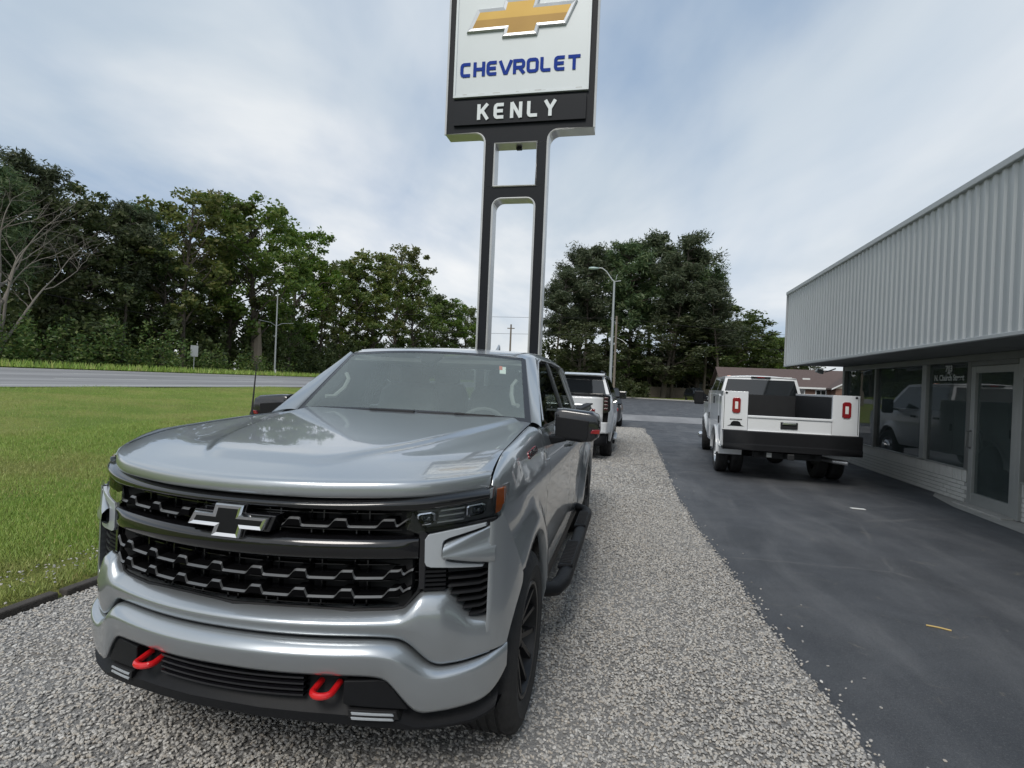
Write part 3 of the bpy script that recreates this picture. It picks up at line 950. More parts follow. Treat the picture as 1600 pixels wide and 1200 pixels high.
# cab body: A pillars, roof rails, B/C pillars
def gl_u(z, v=1.5): return tab(z, [(1.38, .930), (1.60, .845), (1.80, .772), (1.86, .745), (1.90, .70)], False)
def Aout(t):   # outer edge line of A pillar (driver), t 0 base .. 1 top
    return (tab(t, [(0,.925),(.5,.83),(1,.748)]), tab(t, [(0,.66),(.5,1.06),(1,1.42)]), tab(t, [(0,1.405),(.5,1.665),(1,1.862)]))
for sx in (-1, 1):
    mb = MB(); rows = []
    for t in frange(0, 1, 12):
        a = ws_pt(1.0, t); b = Aout(t)
        n = (.35, -.25, .25)
        p0 = (a[0]-.004, a[1]+.004, a[2]-.004)
        p1 = (lerp(a[0], b[0], .12), lerp(a[1], b[1], .05)-.012, lerp(a[2], b[2], .12)+.014)
        p2 = (lerp(a[0], b[0], .6)+.008, lerp(a[1], b[1], .5)-.015, lerp(a[2], b[2], .55)+.012)
        p3 = (b[0]+.004, b[1], b[2])
        p4 = (b[0]-.02, b[1]+.05, b[2]-.02)
        rows.append([(sx*p[0], p[1], p[2]) for p in (p0, p1, p2, p3, p4)])
    mb.grid(rows, crc={0: 1, 3: .6})
    mb.build('windscreen_pillar', MT['silver'], truck, True, sub=1)
    # roof rail above the doors + rear pillar
    mb = MB(); rows = []
    for v in frange(1.40, 3.06, 14):
        e = roof_edge(v); z1 = roof_zc(v)-.030-.045
        dz = .05
        zt = tab(v, [(1.40, 1.850), (1.6, 1.862), (2.3, 1.868), (2.8, 1.846), (3.06, 1.79)])
        rows.append([(sx*(e-.01), v, z1+.012), (sx*(e+.004), v, z1-.004), (sx*gl_u(zt)+sx*.006, v, lerp(z1, zt, .6)), (sx*gl_u(zt)+sx*.002, v, zt), (sx*(gl_u(zt)-.03), v, zt-.004)])
    mb.grid(rows)
    mb.build('roof_rail', MT['silver'], truck, True, 60)
    # pillars between side windows
    def strip(name, va, vb, mat, off=0.003, z0=1.395, z1=None):
        mb = MB(); rows = []
        for t in frange(0, 1, 9):
            z1_ = tab(lerp(va[1], vb[1], .5), [(1.40, 1.850), (1.6, 1.862), (2.3, 1.868), (2.8, 1.846), (3.06, 1.79)])
            z = lerp(z0, z1_, t); u = gl_u(z)+off
            rows.append([(sx*(u-.03), lerp(va[0], va[1], t), z), (sx*u, lerp(va[0], va[1], t)+.004, z), (sx*u, lerp(vb[0], vb[1], t)-.004, z), (sx*(u-.03), lerp(vb[0], vb[1], t), z)])
        mb.grid(rows)
        return mb.build(name, mat, truck, True, 40)
    strip('window_pillar', (1.95, 1.93), (2.055, 2.035), MT['satin'])
    strip('window_pillar', (2.80, 2.72), (3.06, 3.03), MT['silver'])
    # belt trim
    mb = MB(); mb.tube([(sx*(gl_u(1.405)+.004), v, 1.402) for v in frange(.80, 2.9, 8)], .010, 6); mb.build('belt_trim', MT['satin'], truck, True)
    # window glass
    for nm, v0, v1, T0, T1 in (('front', .70, 1.95, 1.43, 1.935), ('rear', 2.05, 2.80, 2.04, 2.74)):
        mb = MB(); rows = []
        for t in frange(0, 1, 9):
            z = lerp(1.40, 1.855, t)
            va = tab(z, [(1.40, .70), (1.665, 1.08), (1.85, 1.40)]) if nm == 'front' else lerp(v0, T0, t)
            vb_ = lerp(v1, T1, t)
            rows.append([(sx*(gl_u(z)-.008), lerp(va, vb_, k/4), z) for k in range(5)])
        mb.grid(rows)
        mb.build('side_window', MT['sideglass'] if nm == 'front' else MT['tint'], truck, True, 180)
    # bright line round the door glass, front door
    mb = MB()
    pts = [(sx*(gl_u(z)+.006), v, z) for v, z in [(.80, 1.44), (1.08, 1.655), (1.28, 1.77), (1.42, 1.832), (1.60, 1.858), (2.3, 1.862), (2.70, 1.842), (2.86, 1.70), (2.93, 1.42)]]
    mb.tube(pts, .007, 6); mb.build('window_trim', MT['alu'], truck, True)
mb = MB(); mb.grid([[(s_*.80, 3.06, 1.42) for s_ in frange(-1, 1, 5)], [(s_*.69, 3.03, 1.86) for s_ in frange(-1, 1, 5)]])
mb.build('rear_window', MT['tint'], truck, True, 180)

# ---- interior
mb = MB()
mb.grid([[[(s_*.80, .78, 1.395), (s_*.80, .98, 1.40 + (.03 if s_ > 0 else .0)), (s_*.80, 1.12, 1.36), (s_*.80, 1.16, 1.0)][i] for s_ in frange(-1, 1, 9)] for i in range(4)])
mb.build('dashboard', MT['inter'], truck, True, sub=1)
for u in (-.40, .40):
    for v in (1.75, 2.65):
        mb = MB()
        mb.grid([[(u+x*w_, v+dy, z) for x in (-1, -.8, 0, .8, 1)] for w_, dy, z in ((.25, .02, .8), (.27, -.03, 1.0), (.27, .06, 1.3), (.24, .12, 1.52), (.2, .15, 1.55))])
        so = mb.build('seat', MT['seat'], truck, True, solid=.12)
        mb = MB(); mb.box(u-.13, u+.13, v+.10, v+.20, 1.57, 1.78); mb.build('headrest', MT['seat'], so, bevel=.03)
mb = MB()
cc = Vector((.40, 1.22, 1.30))
mb.tube([cc + Vector((.19*math.cos(a), .07*math.sin(a), .17*math.sin(a))) for a in frange(0, 2*math.pi, 25)], .014, 6, cap=False)
mb.tube([cc+Vector((-.18,0,0)), cc+Vector((.18,0,0))], .016, 6); mb.tube([cc, cc+Vector((0,-.12,-.10))], .03, 6)
mb.build('steering_wheel', MT['seat'], truck, True)
for sx in (-1, 1):
    mb = MB()
    mb.tube([ws_pt(sx*.90, .30, -.05), ws_pt(sx*.86, .36, -.09), ws_pt(sx*.84, .52, -.10), ws_pt(sx*.85, .64, -.08), ws_pt(sx*.90, .70, -.05)], .016, 6)
    mb.build('grab_handle', MT['inter'], truck, True)
mb = MB(); mb.box(-.12, .12, 1.34, 1.36, 1.70, 1.77); mb.tube([(0, 1.34, 1.74), (0, 1.27, 1.80)], .012, 6); mb.build('rear_view_mirror', MT['dark'], truck, bevel=.01)
mb = MB(); mb.box(-.70, .70, 1.3, 3.0, 1.80, 1.83); mb.build('headliner', pmat('headliner_cloth', (.55, .56, .55), .9), truck)

# ---- door mirrors
def mirror(sx):
    mb = MB()
    rows = []
    # cross sections front (blunt) to back
    for v, k, ki in ((.905, .80, 0), (.913, .94, 0), (.94, 1.0, 0), (.99, 1.02, 0), (1.045, 1.01, 0), (1.055, .96, 0)):
        row = []
        c = (1.118, 1.408); hw, hh = .148*k, .104*k
        base = [(-1, -.62), (-.93, -.92), (-.7, -1), (.2, -1.0), (.68, -.86), (.93, -.55), (1, -.1), (.985, .45), (.90, .84), (.66, 1.0), (-.6, 1.0), (-.90, .93), (-1, .66), (-1, 0)]
        row = [(sx*(c[0]+a*hw), v, c[1]+b*hh - .012*a) for a, b in base]
        rows.append(row)
    n = len(rows[0])
    o = mb.grid(rows, closed=True)
    mb.f.append(tuple(range(o, o+n))); mb.mi.append(0)
    mb.f.append(tuple(range(o+n*5, o+n*6))[::-1]); mb.mi.append(0)
    m = mb.build('door_mirror', MT['gloss'], truck, True, 50, bevel=.0)
    mb = MB()   # matte lower front panel
    mb.prism([(-.92,-.80),(.45,-.82),(.52,-.5),(.52,.42),(-.92,.46)], lambda a,b,d: (sx*(1.118+a*.148), .902+d+.010*abs(a), 1.408+b*.104-.012*a), -.006, .01)
    mb.build('mirror_cover', MT['plastic'], m, bevel=.004)
    mb = MB()
    mb.prism([(.60,-.32),(.99,-.30),(1.0,-.02),(.68,-.08)], lambda a,b,d: (sx*(1.118+a*.150), .900+d+.05*max(0,a-.85)*1.5, 1.408+b*.104-.012*a), -.012, .02)
    mb.build('turn_signal', MT['redlens'], m, bevel=.003)
    mb = MB()
    mb.hexa([(sx*p[0], p[1], p[2]) for p in ((.90,.80,1.27),(1.06,.92,1.308),(1.06,1.03,1.308),(.90,1.0,1.27),(.90,.80,1.345),(1.06,.92,1.335),(1.06,1.03,1.335),(.90,1.0,1.345))])
    mb.build('mirror_arm', MT['plastic'], m, bevel=.012)
    mb = MB(); mb.prism([(-.85,-.75),(.6,-.8),(.85,-.4),(.85,.6),(.6,.85),(-.85,.8)], lambda a,b,d: (sx*(1.118+a*.14), 1.056+d, 1.408+b*.095), 0, .002)
    mb.build('mirror_glass', MT['chrome'], m)
mirror(1); mirror(-1)

# ---- antenna mast on passenger fender
mb = MB(); mb.tube([(-.90, .42, 1.40), (-.90, .422, 1.43), (-.89, .435, 1.72)], [.014, .006, .003], 6); mb.build('antenna_mast', MT['dark'], truck, True)

# ---- front fascia
MT['gloss2'] = pmat('grille_black', (.005, .005, .006), .2, 0, .1, 6, coat=1.0, spec=.3)
def fpoly(poly, d0, d1, sx, step=.035, dfun=None, F=F):
    bm = bmesh.new()
    vs = [bm.verts.new((a, 0, b)) for a, b in poly]
    bm.faces.new(vs)
    us = [a for a, b in poly]
    x = math.floor(min(us)/step)*step
    while x < max(us):
        if x > min(us)+.002 and x < max(us)-.002:
            bmesh.ops.bisect_plane(bm, geom=bm.verts[:]+bm.edges[:]+bm.faces[:], plane_co=(x, 0, 0), plane_no=(1, 0, 0))
        x += step
    bm.verts.index_update()
    V = [(v.co.x, v.co.z) for v in bm.verts]
    fs = [[v.index for v in f.verts] for f in bm.faces]
    bd = [(e.verts[0].index, e.verts[1].index) for e in bm.edges if len(e.link_faces) == 1]
    bm.free()
    n = len(V)
    df = dfun or (lambda u, z: 0)
    verts = [(sx*a, F(a)+d0+df(a, b), b) for a, b in V] + [(sx*a, F(a)+d1, b) for a, b in V]
    faces = [tuple(f) for f in fs] + [tuple(i+n for i in f[::-1]) for f in fs] + [(a, b, b+n, a+n) for a, b in bd]
    return verts, faces
def fpanel(name, poly, d0, d1, mat, parent=truck, bevel=.003, sides=(-1, 1), dfun=None, join=False):
    obs = []
    mb = MB()
    for sx in sides:
        v, f = fpoly(poly, d0, d1, sx, dfun=dfun)
        mb.add(v, f)
        if not join:
            obs.append(mb.build(name, mat, parent, False, bevel=bevel)); mb = MB()
    if join: obs.append(mb.build(name, mat, parent, False, bevel=bevel))
    return obs
def floft(name, stations, rows_fn, mat, parent=truck, sub=1, crr=None, full=True, crc=None, FF=None):
    """stations: list of u >= 0. rows_fn(u) -> [(d,z)...] or [(u,v,z)]"""
    cols = []
    for u in stations:
        col_ = []
        for r in rows_fn(u):
            if len(r) == 2: col_.append((u, (FF or F)(u)+r[0], r[1]))
            else: col_.append(r)
        cols.append(col_)
    outs = []
    if full:
        left = [[(-p[0], p[1], p[2]) for p in c] for c in cols[::-1]]
        if abs(stations[0]) < 1e-6: left = left[:-1]
        mb = MB(); mb.grid(left+cols, crc=crr)
        outs.append(mb.build(name, mat, parent, True, 40 if sub == 0 else 180, sub=sub))
    else:
        for sx in (-1, 1):
            mb = MB(); mb.grid([[(sx*p[0], p[1], p[2]) for p in c] for c in cols], crc=crr, crr=crc)
            outs.append(mb.build(name, mat, parent, True, 40 if sub == 0 else 180, sub=sub))
    return outs
ST = [0, .12, .25, .38, .50, .58, .63, .665, .70, .74, .78, .82, .86, .90, .935]
# backing behind everything
floft('radiator_support', [0, .2, .4, .6, .75, .88, .94], lambda u: [(.10, 1.215), (.10, .9), (.10, .6), (.12, .42)], MT['dark'], sub=0)
# header bar (gloss black) between hood and grille / headlights
def hdr(u):
    zt = lerp(1.205, 1.236, sstep(.3, .95, u)); zb = tab(u, [(0, 1.172), (.5, 1.172), (.64, 1.170), (.92, 1.206)])
    return [(.06, zt+.012), (.012, zt), (-.012, lerp(zt, zb, .35)), (-.014, lerp(zt, zb, .75)), (.0, zb), (.05, zb-.004)]
floft('header_bar', [0, .15, .3, .45, .55, .64, .7, .76, .82, .88, .918], hdr, MT['gloss2'], crr={1: .5, 2: .8, 4: .6}, FF=FU)
# mid bar
def midb(u):
    zt = 1.072 - .0*u; zb = .978
    k = 1 - sstep(.63, .69, u)
    return [(.08, zt+.004), (.016, zt+.002), (-.004, zt-.010), (-.016+.02*(1-k), zt-.03), (-.010+.01*(1-k), zb+.02), (.02, zb), (.08, zb-.002)]
mid = floft('grille_bar', [0, .15, .3, .45, .55, .62, .66, .688], midb, MT['gloss2'], crr={2: .9, 3: .8, 4: .5})[0]
# grille mesh, horizontal and vertical thin ribs
mb = MB()
def urib(z, d, h, u1, dep=.03):
    us = frange(-u1, u1, 31)
    mb.grid([[(u, F(u)+d+dep, z+h) for u in us], [(u, F(u)+d, z+h*.6) for u in us], [(u, F(u)+d, z-h*.6) for u in us], [(u, F(u)+d+dep, z-h) for u in us]])
for z in (1.150, 1.118, 1.088, .955, .925, .893, .858, .828, .805): urib(z, .055, .0028, .68)
k = -.66
while k < .67:
    for z0, z1 in ((1.075, 1.172), (.797, .976)):
        mb.box(k-.003, k+.003, F(k)+.055, F(k)+.085, z0, z1)
    k += .165
    for z0, z1 in ((1.075, 1.172), (.797, .976)):
        if k < .67: mb.box(k-.045-.003, k-.045+.003, F(k-.045)+.055, F(k-.045)+.085, z0, z1)
mb.build('grille_mesh', MT['gloss2'], truck)
# wave bars
MT['void'] = pmat('grille_recess_black', (.004, .004, .0045), .9, 0, .1, 10, spec=.02)
MT['slat'] = pmat('grille_slat_edge', (.12, .123, .126), .34, .35, .08, 8, coat=.3)
def wave(z0, u0, u1, per=.168, amp=.026, ph=0.0):
    us, zs = [], []
    pts = []
    x = u0
    base = ph
    def wz(u):
        t = ((u + base) / per) % 1.0
        return amp*(sstep(.55, .72, t) - sstep(.93, .985, t))
    for u in frange(u0, u1, int((u1-u0)/.006)+2):
        z = z0 + wz(u)
        e0 = .03*(sstep(u1-.055, u1, u)) if u1 > .5 else 0
        e0 += .03*(1-sstep(u0, u0+.03, u)) if u0 < -.5 else 0
        pts.append((u, z+e0, wz(u)/amp))
    mb = MB()
    rows = [[(u, F(u)+.060, z+.004) for u, z, w in pts], [(u, F(u)+.010, z+.003) for u, z, w in pts], [(u, F(u)+.002, z-.004) for u, z, w in pts],
            [(u, F(u)+.003, z-.010-.018*w) for u, z, w in pts], [(u, F(u)+.02, z-.014-.020*w) for u, z, w in pts], [(u, F(u)+.060, z-.014-.02*w) for u, z, w in pts]]
    mb.grid(rows[1:3])
    mb.cur = 1; mb.grid(rows[2:]); mb.grid(rows[:2])
    return mb.build('grille_slat', [MT['slat'], MT['void']], truck, True, 25)
wave(1.108, -.672, -.20, ph=.02); wave(1.112, .20, .655, ph=.06)
wave(.920, -.668, .672, ph=.03); wave(.850, -.660, .665, ph=.03)
# grille outline lip
mb = MB()
gp = [(0, .792), (.45, .792), (.60, .794), (.64, .80), (.685, .86), (.692, .90), (.695, 1.0), (.692, 1.10), (.65, 1.165)]
pts = [(-a, b) for a, b in gp[::-1]] + gp[1:]
mb.tube([(a, F(a)+.03, b) for a, b in pts], .007, 6)
mb.build('grille_rim', MT['plastic'], truck, True)
for sx in (-1, 1):   # grille side walls beside the lens
    v, f = fpoly([(.660, 1.168), (.640, 1.10), (.684, 1.078), (.690, .87), (.712, .87), (.712, 1.085), (.70, 1.10)], .012, .09, sx)
    mb = MB(); mb.add(v, f); mb.build('grille_side', MT['gloss'], truck, bevel=.004)
# emblem
BT = [(-1, -.42), (-.30, -.42), (-.38, -1), (.30, -1), (.36, -.42), (.86, -.42), (1.0, .42), (.34, .42), (.40, 1), (-.28, 1), (-.34, .42), (-.82, .42)]
def bowtie(half_w, half_h, shrink=0.0):
    p = [(a*half_w, b*half_h) for a, b in BT]
    if not shrink: return p
    out = []
    n = len(p)
    ar = sum(p[i][0]*p[(i+1) % n][1]-p[(i+1) % n][0]*p[i][1] for i in range(n))
    sg = 1 if ar > 0 else -1
    for i in range(n):
        a, b, c = Vector(p[i-1]), Vector(p[i]), Vector(p[(i+1) % n])
        d1 = (b-a).normalized(); d2 = (c-b).normalized()
        n1 = Vector((-d1.y, d1.x))*sg; n2 = Vector((-d2.y, d2.x))*sg
        m = (n1+n2); m = m/ max(.3, (1+n1.dot(n2)))
        q = b + m*shrink
        out.append((q.x, q.y))
    return out
def emblem(parent, fn, hw, hh, bev, depth, m_edge, m_face, m_base=None):
    """fn(a,b,d) -> xyz, d grows outwards"""
    o = bowtie(hw, hh); i = bowtie(hw, hh, bev); n = len(o)
    mb = MB()
    mb.grid([[fn(a, b, 0) for a, b in o], [fn(a, b, depth*.55) for a, b in o], [fn(a, b, depth) for a, b in [(lerp(p[0], q[0], .25), lerp(p[1], q[1], .25)) for p, q in zip(o, i)]], [fn(a, b, depth*.75) for a, b in i]], closed=True)
    e = mb.build('emblem', m_edge, parent)
    mb = MB()
    mb.add([fn(a, b, depth*.78) for a, b in i], [(0, 1, 10, 11), (1, 2, 3, 4, 7, 8, 9, 10), (4, 5, 6, 7)])
    mb.build('emblem_face', m_face, e)
    return e
em = emblem(truck, lambda a, b, d: (a, F(0)-.012-d+.18*a*a, 1.116+b), .172, .062, .016, .020, MT['chrome'], MT['plastic'])
mb = MB(); mb.prism(bowtie(.19, .075), lambda a, b, d: (a, F(0)+d+.18*a*a, 1.114+b), -.008, .06); mb.build('emblem_base', MT['gloss'], truck, bevel=.004)

# headlights
MT['lampgrey'] = pmat('lamp_housing', (.16, .165, .17), .35, .4, .2, 30)
MT['lensglass'] = pmat('projector_glass', (.10, .115, .13), .06, .6, .2, 20, coat=1)
hl_poly = [(.640, 1.108), (.682, 1.088), (.80, 1.104), (.914, 1.120), (.945, 1.134), (.962, 1.150), (.968, 1.19), (.962, 1.252), (.924, 1.246), (.918, 1.206), (.80, 1.190), (.645, 1.168)]
for sx in (-1, 1):
    v, f = fpoly([(a, b) for a, b in hl_poly], .045, .09, sx, F=FU)
    mb = MB(); mb.add(v, f); hl = mb.build('headlight', MT['lampgrey'], truck)
    v, f = fpoly(hl_poly, -.002, .002, sx, dfun=lambda u, z: .02*max(0, (z-1.12)/.14), F=FU)
    mb = MB(); mb.add(v, f); mb.build('lens_cover', MT['clear'], hl)
    v, f = fpoly([(.934, 1.140), (.950, 1.148), (.961, 1.18), (.959, 1.242), (.936, 1.240)], .006, .05, sx, F=FU)
    mb = MB(); mb.add(v, f); mb.build('amber_marker', MT['amber'], hl, bevel=.003)
    for u0, u1, z0, z1 in ((.674, .735, 1.112, 1.158), (.838, .900, 1.138, 1.182)):
        un = (u0+u1)/2; zn = (z0+z1)/2
        c = .012
        o_ = [(u0, z0+c*.4), (u0+c, z0), (u1-c, z0+.006), (u1, z0+c+.006), (u1, z1), (u1-c, z1+.006), (u0+c*.4, z1), (u0, z1-c*.5)]
        i_ = [(lerp(a, un, .18), lerp(b, zn, .18)) for a, b in o_]
        mb = MB()
        mb.grid([[(sx*a, FU(a)+.045, b) for a, b in o_], [(sx*a, FU(a)+.018, b) for a, b in o_], [(sx*a, FU(a)+.016, b) for a, b in i_], [(sx*a, FU(a)+.045, b) for a, b in i_]], closed=True)
        mb.build('lamp_surround', MT['chrome'], hl)
        mb = MB(); rows = []
        for r_, d_ in ((1, .040), (.75, .026), (.4, .020), (.02, .018)):
            rows.append([(sx*lerp(un, a, r_*.9), FU(un)+d_, lerp(zn, b, r_*.9)) for a, b in i_])
        mb.grid(rows, closed=True)
        mb.build('projector_lens', MT['lensglass'], hl, True)
    for z_, u0, u1 in ((1.118, .74, .83), (1.142, .745, .832), (1.163, .75, .834)):
        v, f = fpoly([(u0, z_), (u1, z_+.012), (u1, z_+.018), (u0, z_+.006)], .030, .05, sx)
        mb = MB(); mb.add(v, f); mb.build('lamp_fin', MT['alu'], hl)
    v, f = fpoly([(.914, 1.205), (.924, 1.207), (.927, 1.246), (.917, 1.247)], -.004, .04, sx, F=FU)
    mb = MB(); mb.add(v, f); mb.build('lens_divider', MT['silver'], hl, bevel=.002)
# black backing plate behind daylight lamp
fpanel('lamp_backing', [(.700, .945), (.935, .930), (.94, 1.13), (.70, 1.10)], .022, .08, MT['plastic'])
fpanel('daylight_lamp', [(.7185, 1.081), (.80, 1.097), (.912, 1.116), (.914, 1.104), (.79, 1.066), (.773, 1.056), (.769, 1.044), (.768, .996), (.776, .981), (.80, .972), (.91, .953), (.908, .944), (.735, .955), (.717, .961), (.710, .975), (.708, 1.062)],
       .002, .05, MT['drl'], bevel=.006)
# painted arrow block beside it
def arrow(u):
    t = (u-.779)/(.95-.779)
    zb = lerp(.985, .955, min(1, t*1.1)); zt = tab(u, [(.779, 1.048), (.83, 1.068), (.915, 1.098), (.95, 1.118)])
    zc_ = lerp(1.002, 1.028, t)
    return [(.05, zb), (.0-.005, zb+.002), (-.030+.012*t, zb+.012), (-.034+.010*t, lerp(zb, zc_, .75)), (-.032+.052*t, lerp(zc_, zt, .12+.25*t)), (-.030+.04*t, zt-.020), (-.008+.012*t, zt-.003), (.04, zt)]
floft('bumper_blade', [.779, .783, .80, .84, .88, .91, .935, .952], arrow, MT['silver'], full=False, sub=1, crr={1: .6, 2: .7, 3: .7, 5: .6, 6: .5}, crc={0: .5, 1: .4})
# corner panel between vent and wheel
PC = [(-.580, .930), (-.562, .948), (-.54, .966), (-.51, .985), (-.47, 1.000), (-.42, 1.014), (-.36, 1.025), (-.28, 1.031)]
for sx in (-1, 1):
    mb = MB(); cols = []
    ss = [0, .03, .08, .16, .26, .38, .5, .65, .8, .92, 1.0]
    for s_ in ss:
        colp = []
        zb = lerp(.602, .612, s_)
        for k in range(13):
            t = k/12
            # top boundary as function of s
            zt = tab(s_, [(0, 1.118), (.06, 1.124), (.14, 1.140), (.2, 1.146), (.30, 1.10), (1, .852)])
            z = lerp(zb, zt, t)
            va = -math.sqrt(max(.0, .52**2-(z-.42)**2)) if z < .9399 else -.1
            va = min(va, -.335) if z < .86 else -.335
            vv = lerp(-.580, va, s_)
            uu = tab(vv, PC) - .012*max(0, (.72-z)/.12)*(1-s_)
            # tuck in towards the bottom
            colp.append((sx*uu, vv, z))
        cols.append(colp)
    c0 = [(p[0]-sx*.010, p[1]+.07, p[2]) for p in cols[0]]
    cA = [(p[0]-sx*.002, p[1]+.006, p[2]) for p in cols[0]]
    c9 = [(p[0]-sx*.04, p[1]+.004, p[2]) for p in cols[-1]]
    mb.grid([c0, cA] + cols[1:] + [c9])
    mb.build('bumper_corner', MT['silver'], truck, True, 60)
# vent louvres
for sx in (-1, 1):
    v, f = fpoly([(.70, .957), (.94, .94), (.945, .735), (.85, .735), (.78, .855), (.70, .862)], .085, .10, sx)
    mb = MB(); mb.add(v, f); vent = mb.build('bumper_vent', MT['dark'], truck)
    for k in range(7):
        z = .938 - k*.030
        ul = tab(z, [(.75, .868), (.86, .788), (.95, .786)], False)
        mb = MB()
        us = frange(ul, .938, 8)
        e = lambda u: .02*sstep(.90, .94, u)
        mb.grid([[(sx*u, F(u)+.085, z+.006+e(u)) for u in us], [(sx*u, F(u)+.030, z+e(u)) for u in us], [(sx*u, F(u)+.026, z-.008+e(u)) for u in us], [(sx*u, F(u)+.05, z-.016+e(u)) for u in us]])
        mb.build('louvre', MT['plastic'], vent, True, 30)
    for k in range(5):
        z = .942 - k*.017
        mb = MB(); us = frange(.706, .782, 4)
        mb.grid([[(sx*u, F(u)+.06, z) for u in us], [(sx*u, F(u)+.014, z-.002) for u in us], [(sx*u, F(u)+.014, z-.010) for u in us], [(sx*u, F(u)+.06, z-.014) for u in us]])
        mb.build('louvre', MT['plastic'], vent, True, 30)
# painted bar under the grille
BTOP = [(0, .790), (.55, .790), (.62, .792), (.645, .802), (.695, .858), (.705, .861), (.775, .862), (.785, .858), (.86, .752), (.88, .742), (.945, .738)]
BBOT = [(0, .708), (.55, .702), (.63, .692), (.66, .680), (.745, .590), (.77, .581), (.85, .585), (.93, .597), (.96, .602)]
def ubar(u):
    zt, zb = tab(u, BTOP, False), tab(u, BBOT, False)
    led = sstep(.78, .87, u)
    hump = sstep(.62, .70, u)*(1-sstep(.78, .86, u))
    return [(.085, zt+.004), (.030+.03*led, zt), (.002+.0*led-.012*hump, zt-.016-.006*hump), (-.026+.018*led-.012*hump, lerp(zt, zb, .40)-.0), (-.014+.008*led, zb+.02), (-.004, zb+.002), (.045, zb)]
STB = [0, .12, .25, .38, .50, .58, .625, .645, .67, .695, .71, .74, .775, .79, .81, .835, .86, .885, .915, .945]
floft('bumper_bar', STB, ubar, MT['silver'], sub=1, crr={1: .9, 2: .95, 3: .6, 5: .95})
# lower painted bumper
LTOP = [(0, .694), (.55, .686), (.62, .677), (.65, .664), (.735, .574), (.76, .565), (.85, .570), (.93, .584), (1.0, .606)]
LBOT = [(0, .572), (.45, .564), (.575, .556), (.60, .548), (.635, .505), (.70, .412), (.72, .402), (.80, .402), (.93, .414), (.97, .44), (1.0, .52)]
def lowb(u):
    zt, zb = tab(u, LTOP, False), tab(u, LBOT, False)
    k = sstep(.64, .74, u)
    return [(.05, zt), (.0, zt+.002), (-.030, zt-.010), (-.050+.012*k, zt-.036+.012*k), (-.044+.012*k, lerp(zt, zb, .6)), (-.026+.010*k, zb+.006), (.02, zb)]
STL = [0, .12, .25, .38, .48, .55, .60, .63, .66, .69, .72, .76, .82, .87, .915, .95, .98, .995]
def lowb2(u):
    r = lowb(u)
    if u < .93: return r
    # wrap round the corner towards the wheel
    out = []
    for d, z in r:
        out.append((u+d*-.15*(u-.93)/.07, F(u)+d*(1-.6*(u-.93)/.07) + .12*((u-.93)/.065)**2*.30, z))
    return out
floft('front_bumper', STL, lowb2, MT['silver'], sub=2, crr={1: .9, 3: .92, 5: .95})
# black lower valance
VBOT = [(0, .392), (.35, .380), (.60, .350), (.75, .330), (.90, .33), (.97, .355)]
def val(u):
    zt, zb = tab(u, LBOT, False)+.01, tab(u, VBOT)
    zt = max(zt, zb+.05)
    return [(.05, zt), (.048, lerp(zt, zb, .35)), (.03, lerp(zt, zb, .6)), (-.006, lerp(zt, zb, .78)), (-.004, zb+.008), (.10, zb), (.5, zb-.01)]
floft('valance', [0, .15, .3, .42, .52, .60, .66, .70, .76, .84, .9, .94, .97], val, MT['plastic'], sub=0)
# hook pockets, centre slats
mb = MB()
for z in (.552, .53, .508, .488):
    us = frange(-.31, .31, 17)
    mb.grid([[(u, F(u)+.045, z+.006) for u in us], [(u, F(u)-.004, z) for u in us], [(u, F(u)-.004, z-.007) for u in us], [(u, F(u)+.045, z-.010) for u in us]])
mb.build('lower_grille', MT['gloss'], truck, True, 30)
for sx in (-1, 1):
    fp = [(.455, .545), (.575, .545), (.60, .54), (.63, .50), (.68, .425), (.47, .452), (.455, .46)]
    v, f = fpoly(fp, -.012, .05, sx); mb = MB(); mb.add(v, f); vp = mb.build('valance_panel', MT['plastic'], truck, bevel=.008)
    v, f = fpoly([(.475, .442), (.640, .424), (.652, .392), (.48, .408)], -.018, .05, sx); mb = MB(); mb.add(v, f); fl = mb.build('fog_lamp', MT['dark'], truck, bevel=.003)
    for z_ in (.433, .415):
        v, f = fpoly([(.488, z_), (.63, z_-.015), (.635, z_-.024), (.492, z_-.010)], -.022, .01, sx); mb = MB(); mb.add(v, f); mb.build('fog_lens', MT['drl'], fl, bevel=.002)
    # tow hook
    uc = .385
    mb = MB()
    P = []
    for a in frange(math.pi*1.0+.0, math.pi*2.0, 13):
        P.append((sx*uc + .036*math.cos(a), F(uc)-.014 + .034*math.sin(a), .506))
    P = [(P[0][0], F(uc)+.05, .516)] + P + [(P[-1][0], F(uc)+.05, .516)]
    mb.tube(P, .0125, 10, squash=1.0)
    mb.build('tow_hook', MT['red'], truck, True)
# fender badge (illegible red lettering on chrome)
bd = text_obj('badge', 'SILVERADO', .042, MT['satin'], truck, (1.0, .18, 1.322), (0, 0, 0), depth=.003, bold=.001, sx=1.15)
n_ = Vector((.93, 0, .36)).normalized(); xx = Vector((0, 1, .05)).normalized(); yy = n_.cross(xx)
bd.matrix_local = Matrix((xx*1.15, yy, n_)).transposed().to_4x4(); bd.location = (uside(.18, 1.31)+.004, .18, 1.312)
bd2 = text_obj('badge_backing', 'SILVERADO', .042, MT['redlens'], bd, (0, 0, -.003), (0, 0, 0), depth=.003, bold=.004)  # red lettering behind the dark badge, slightly bolder
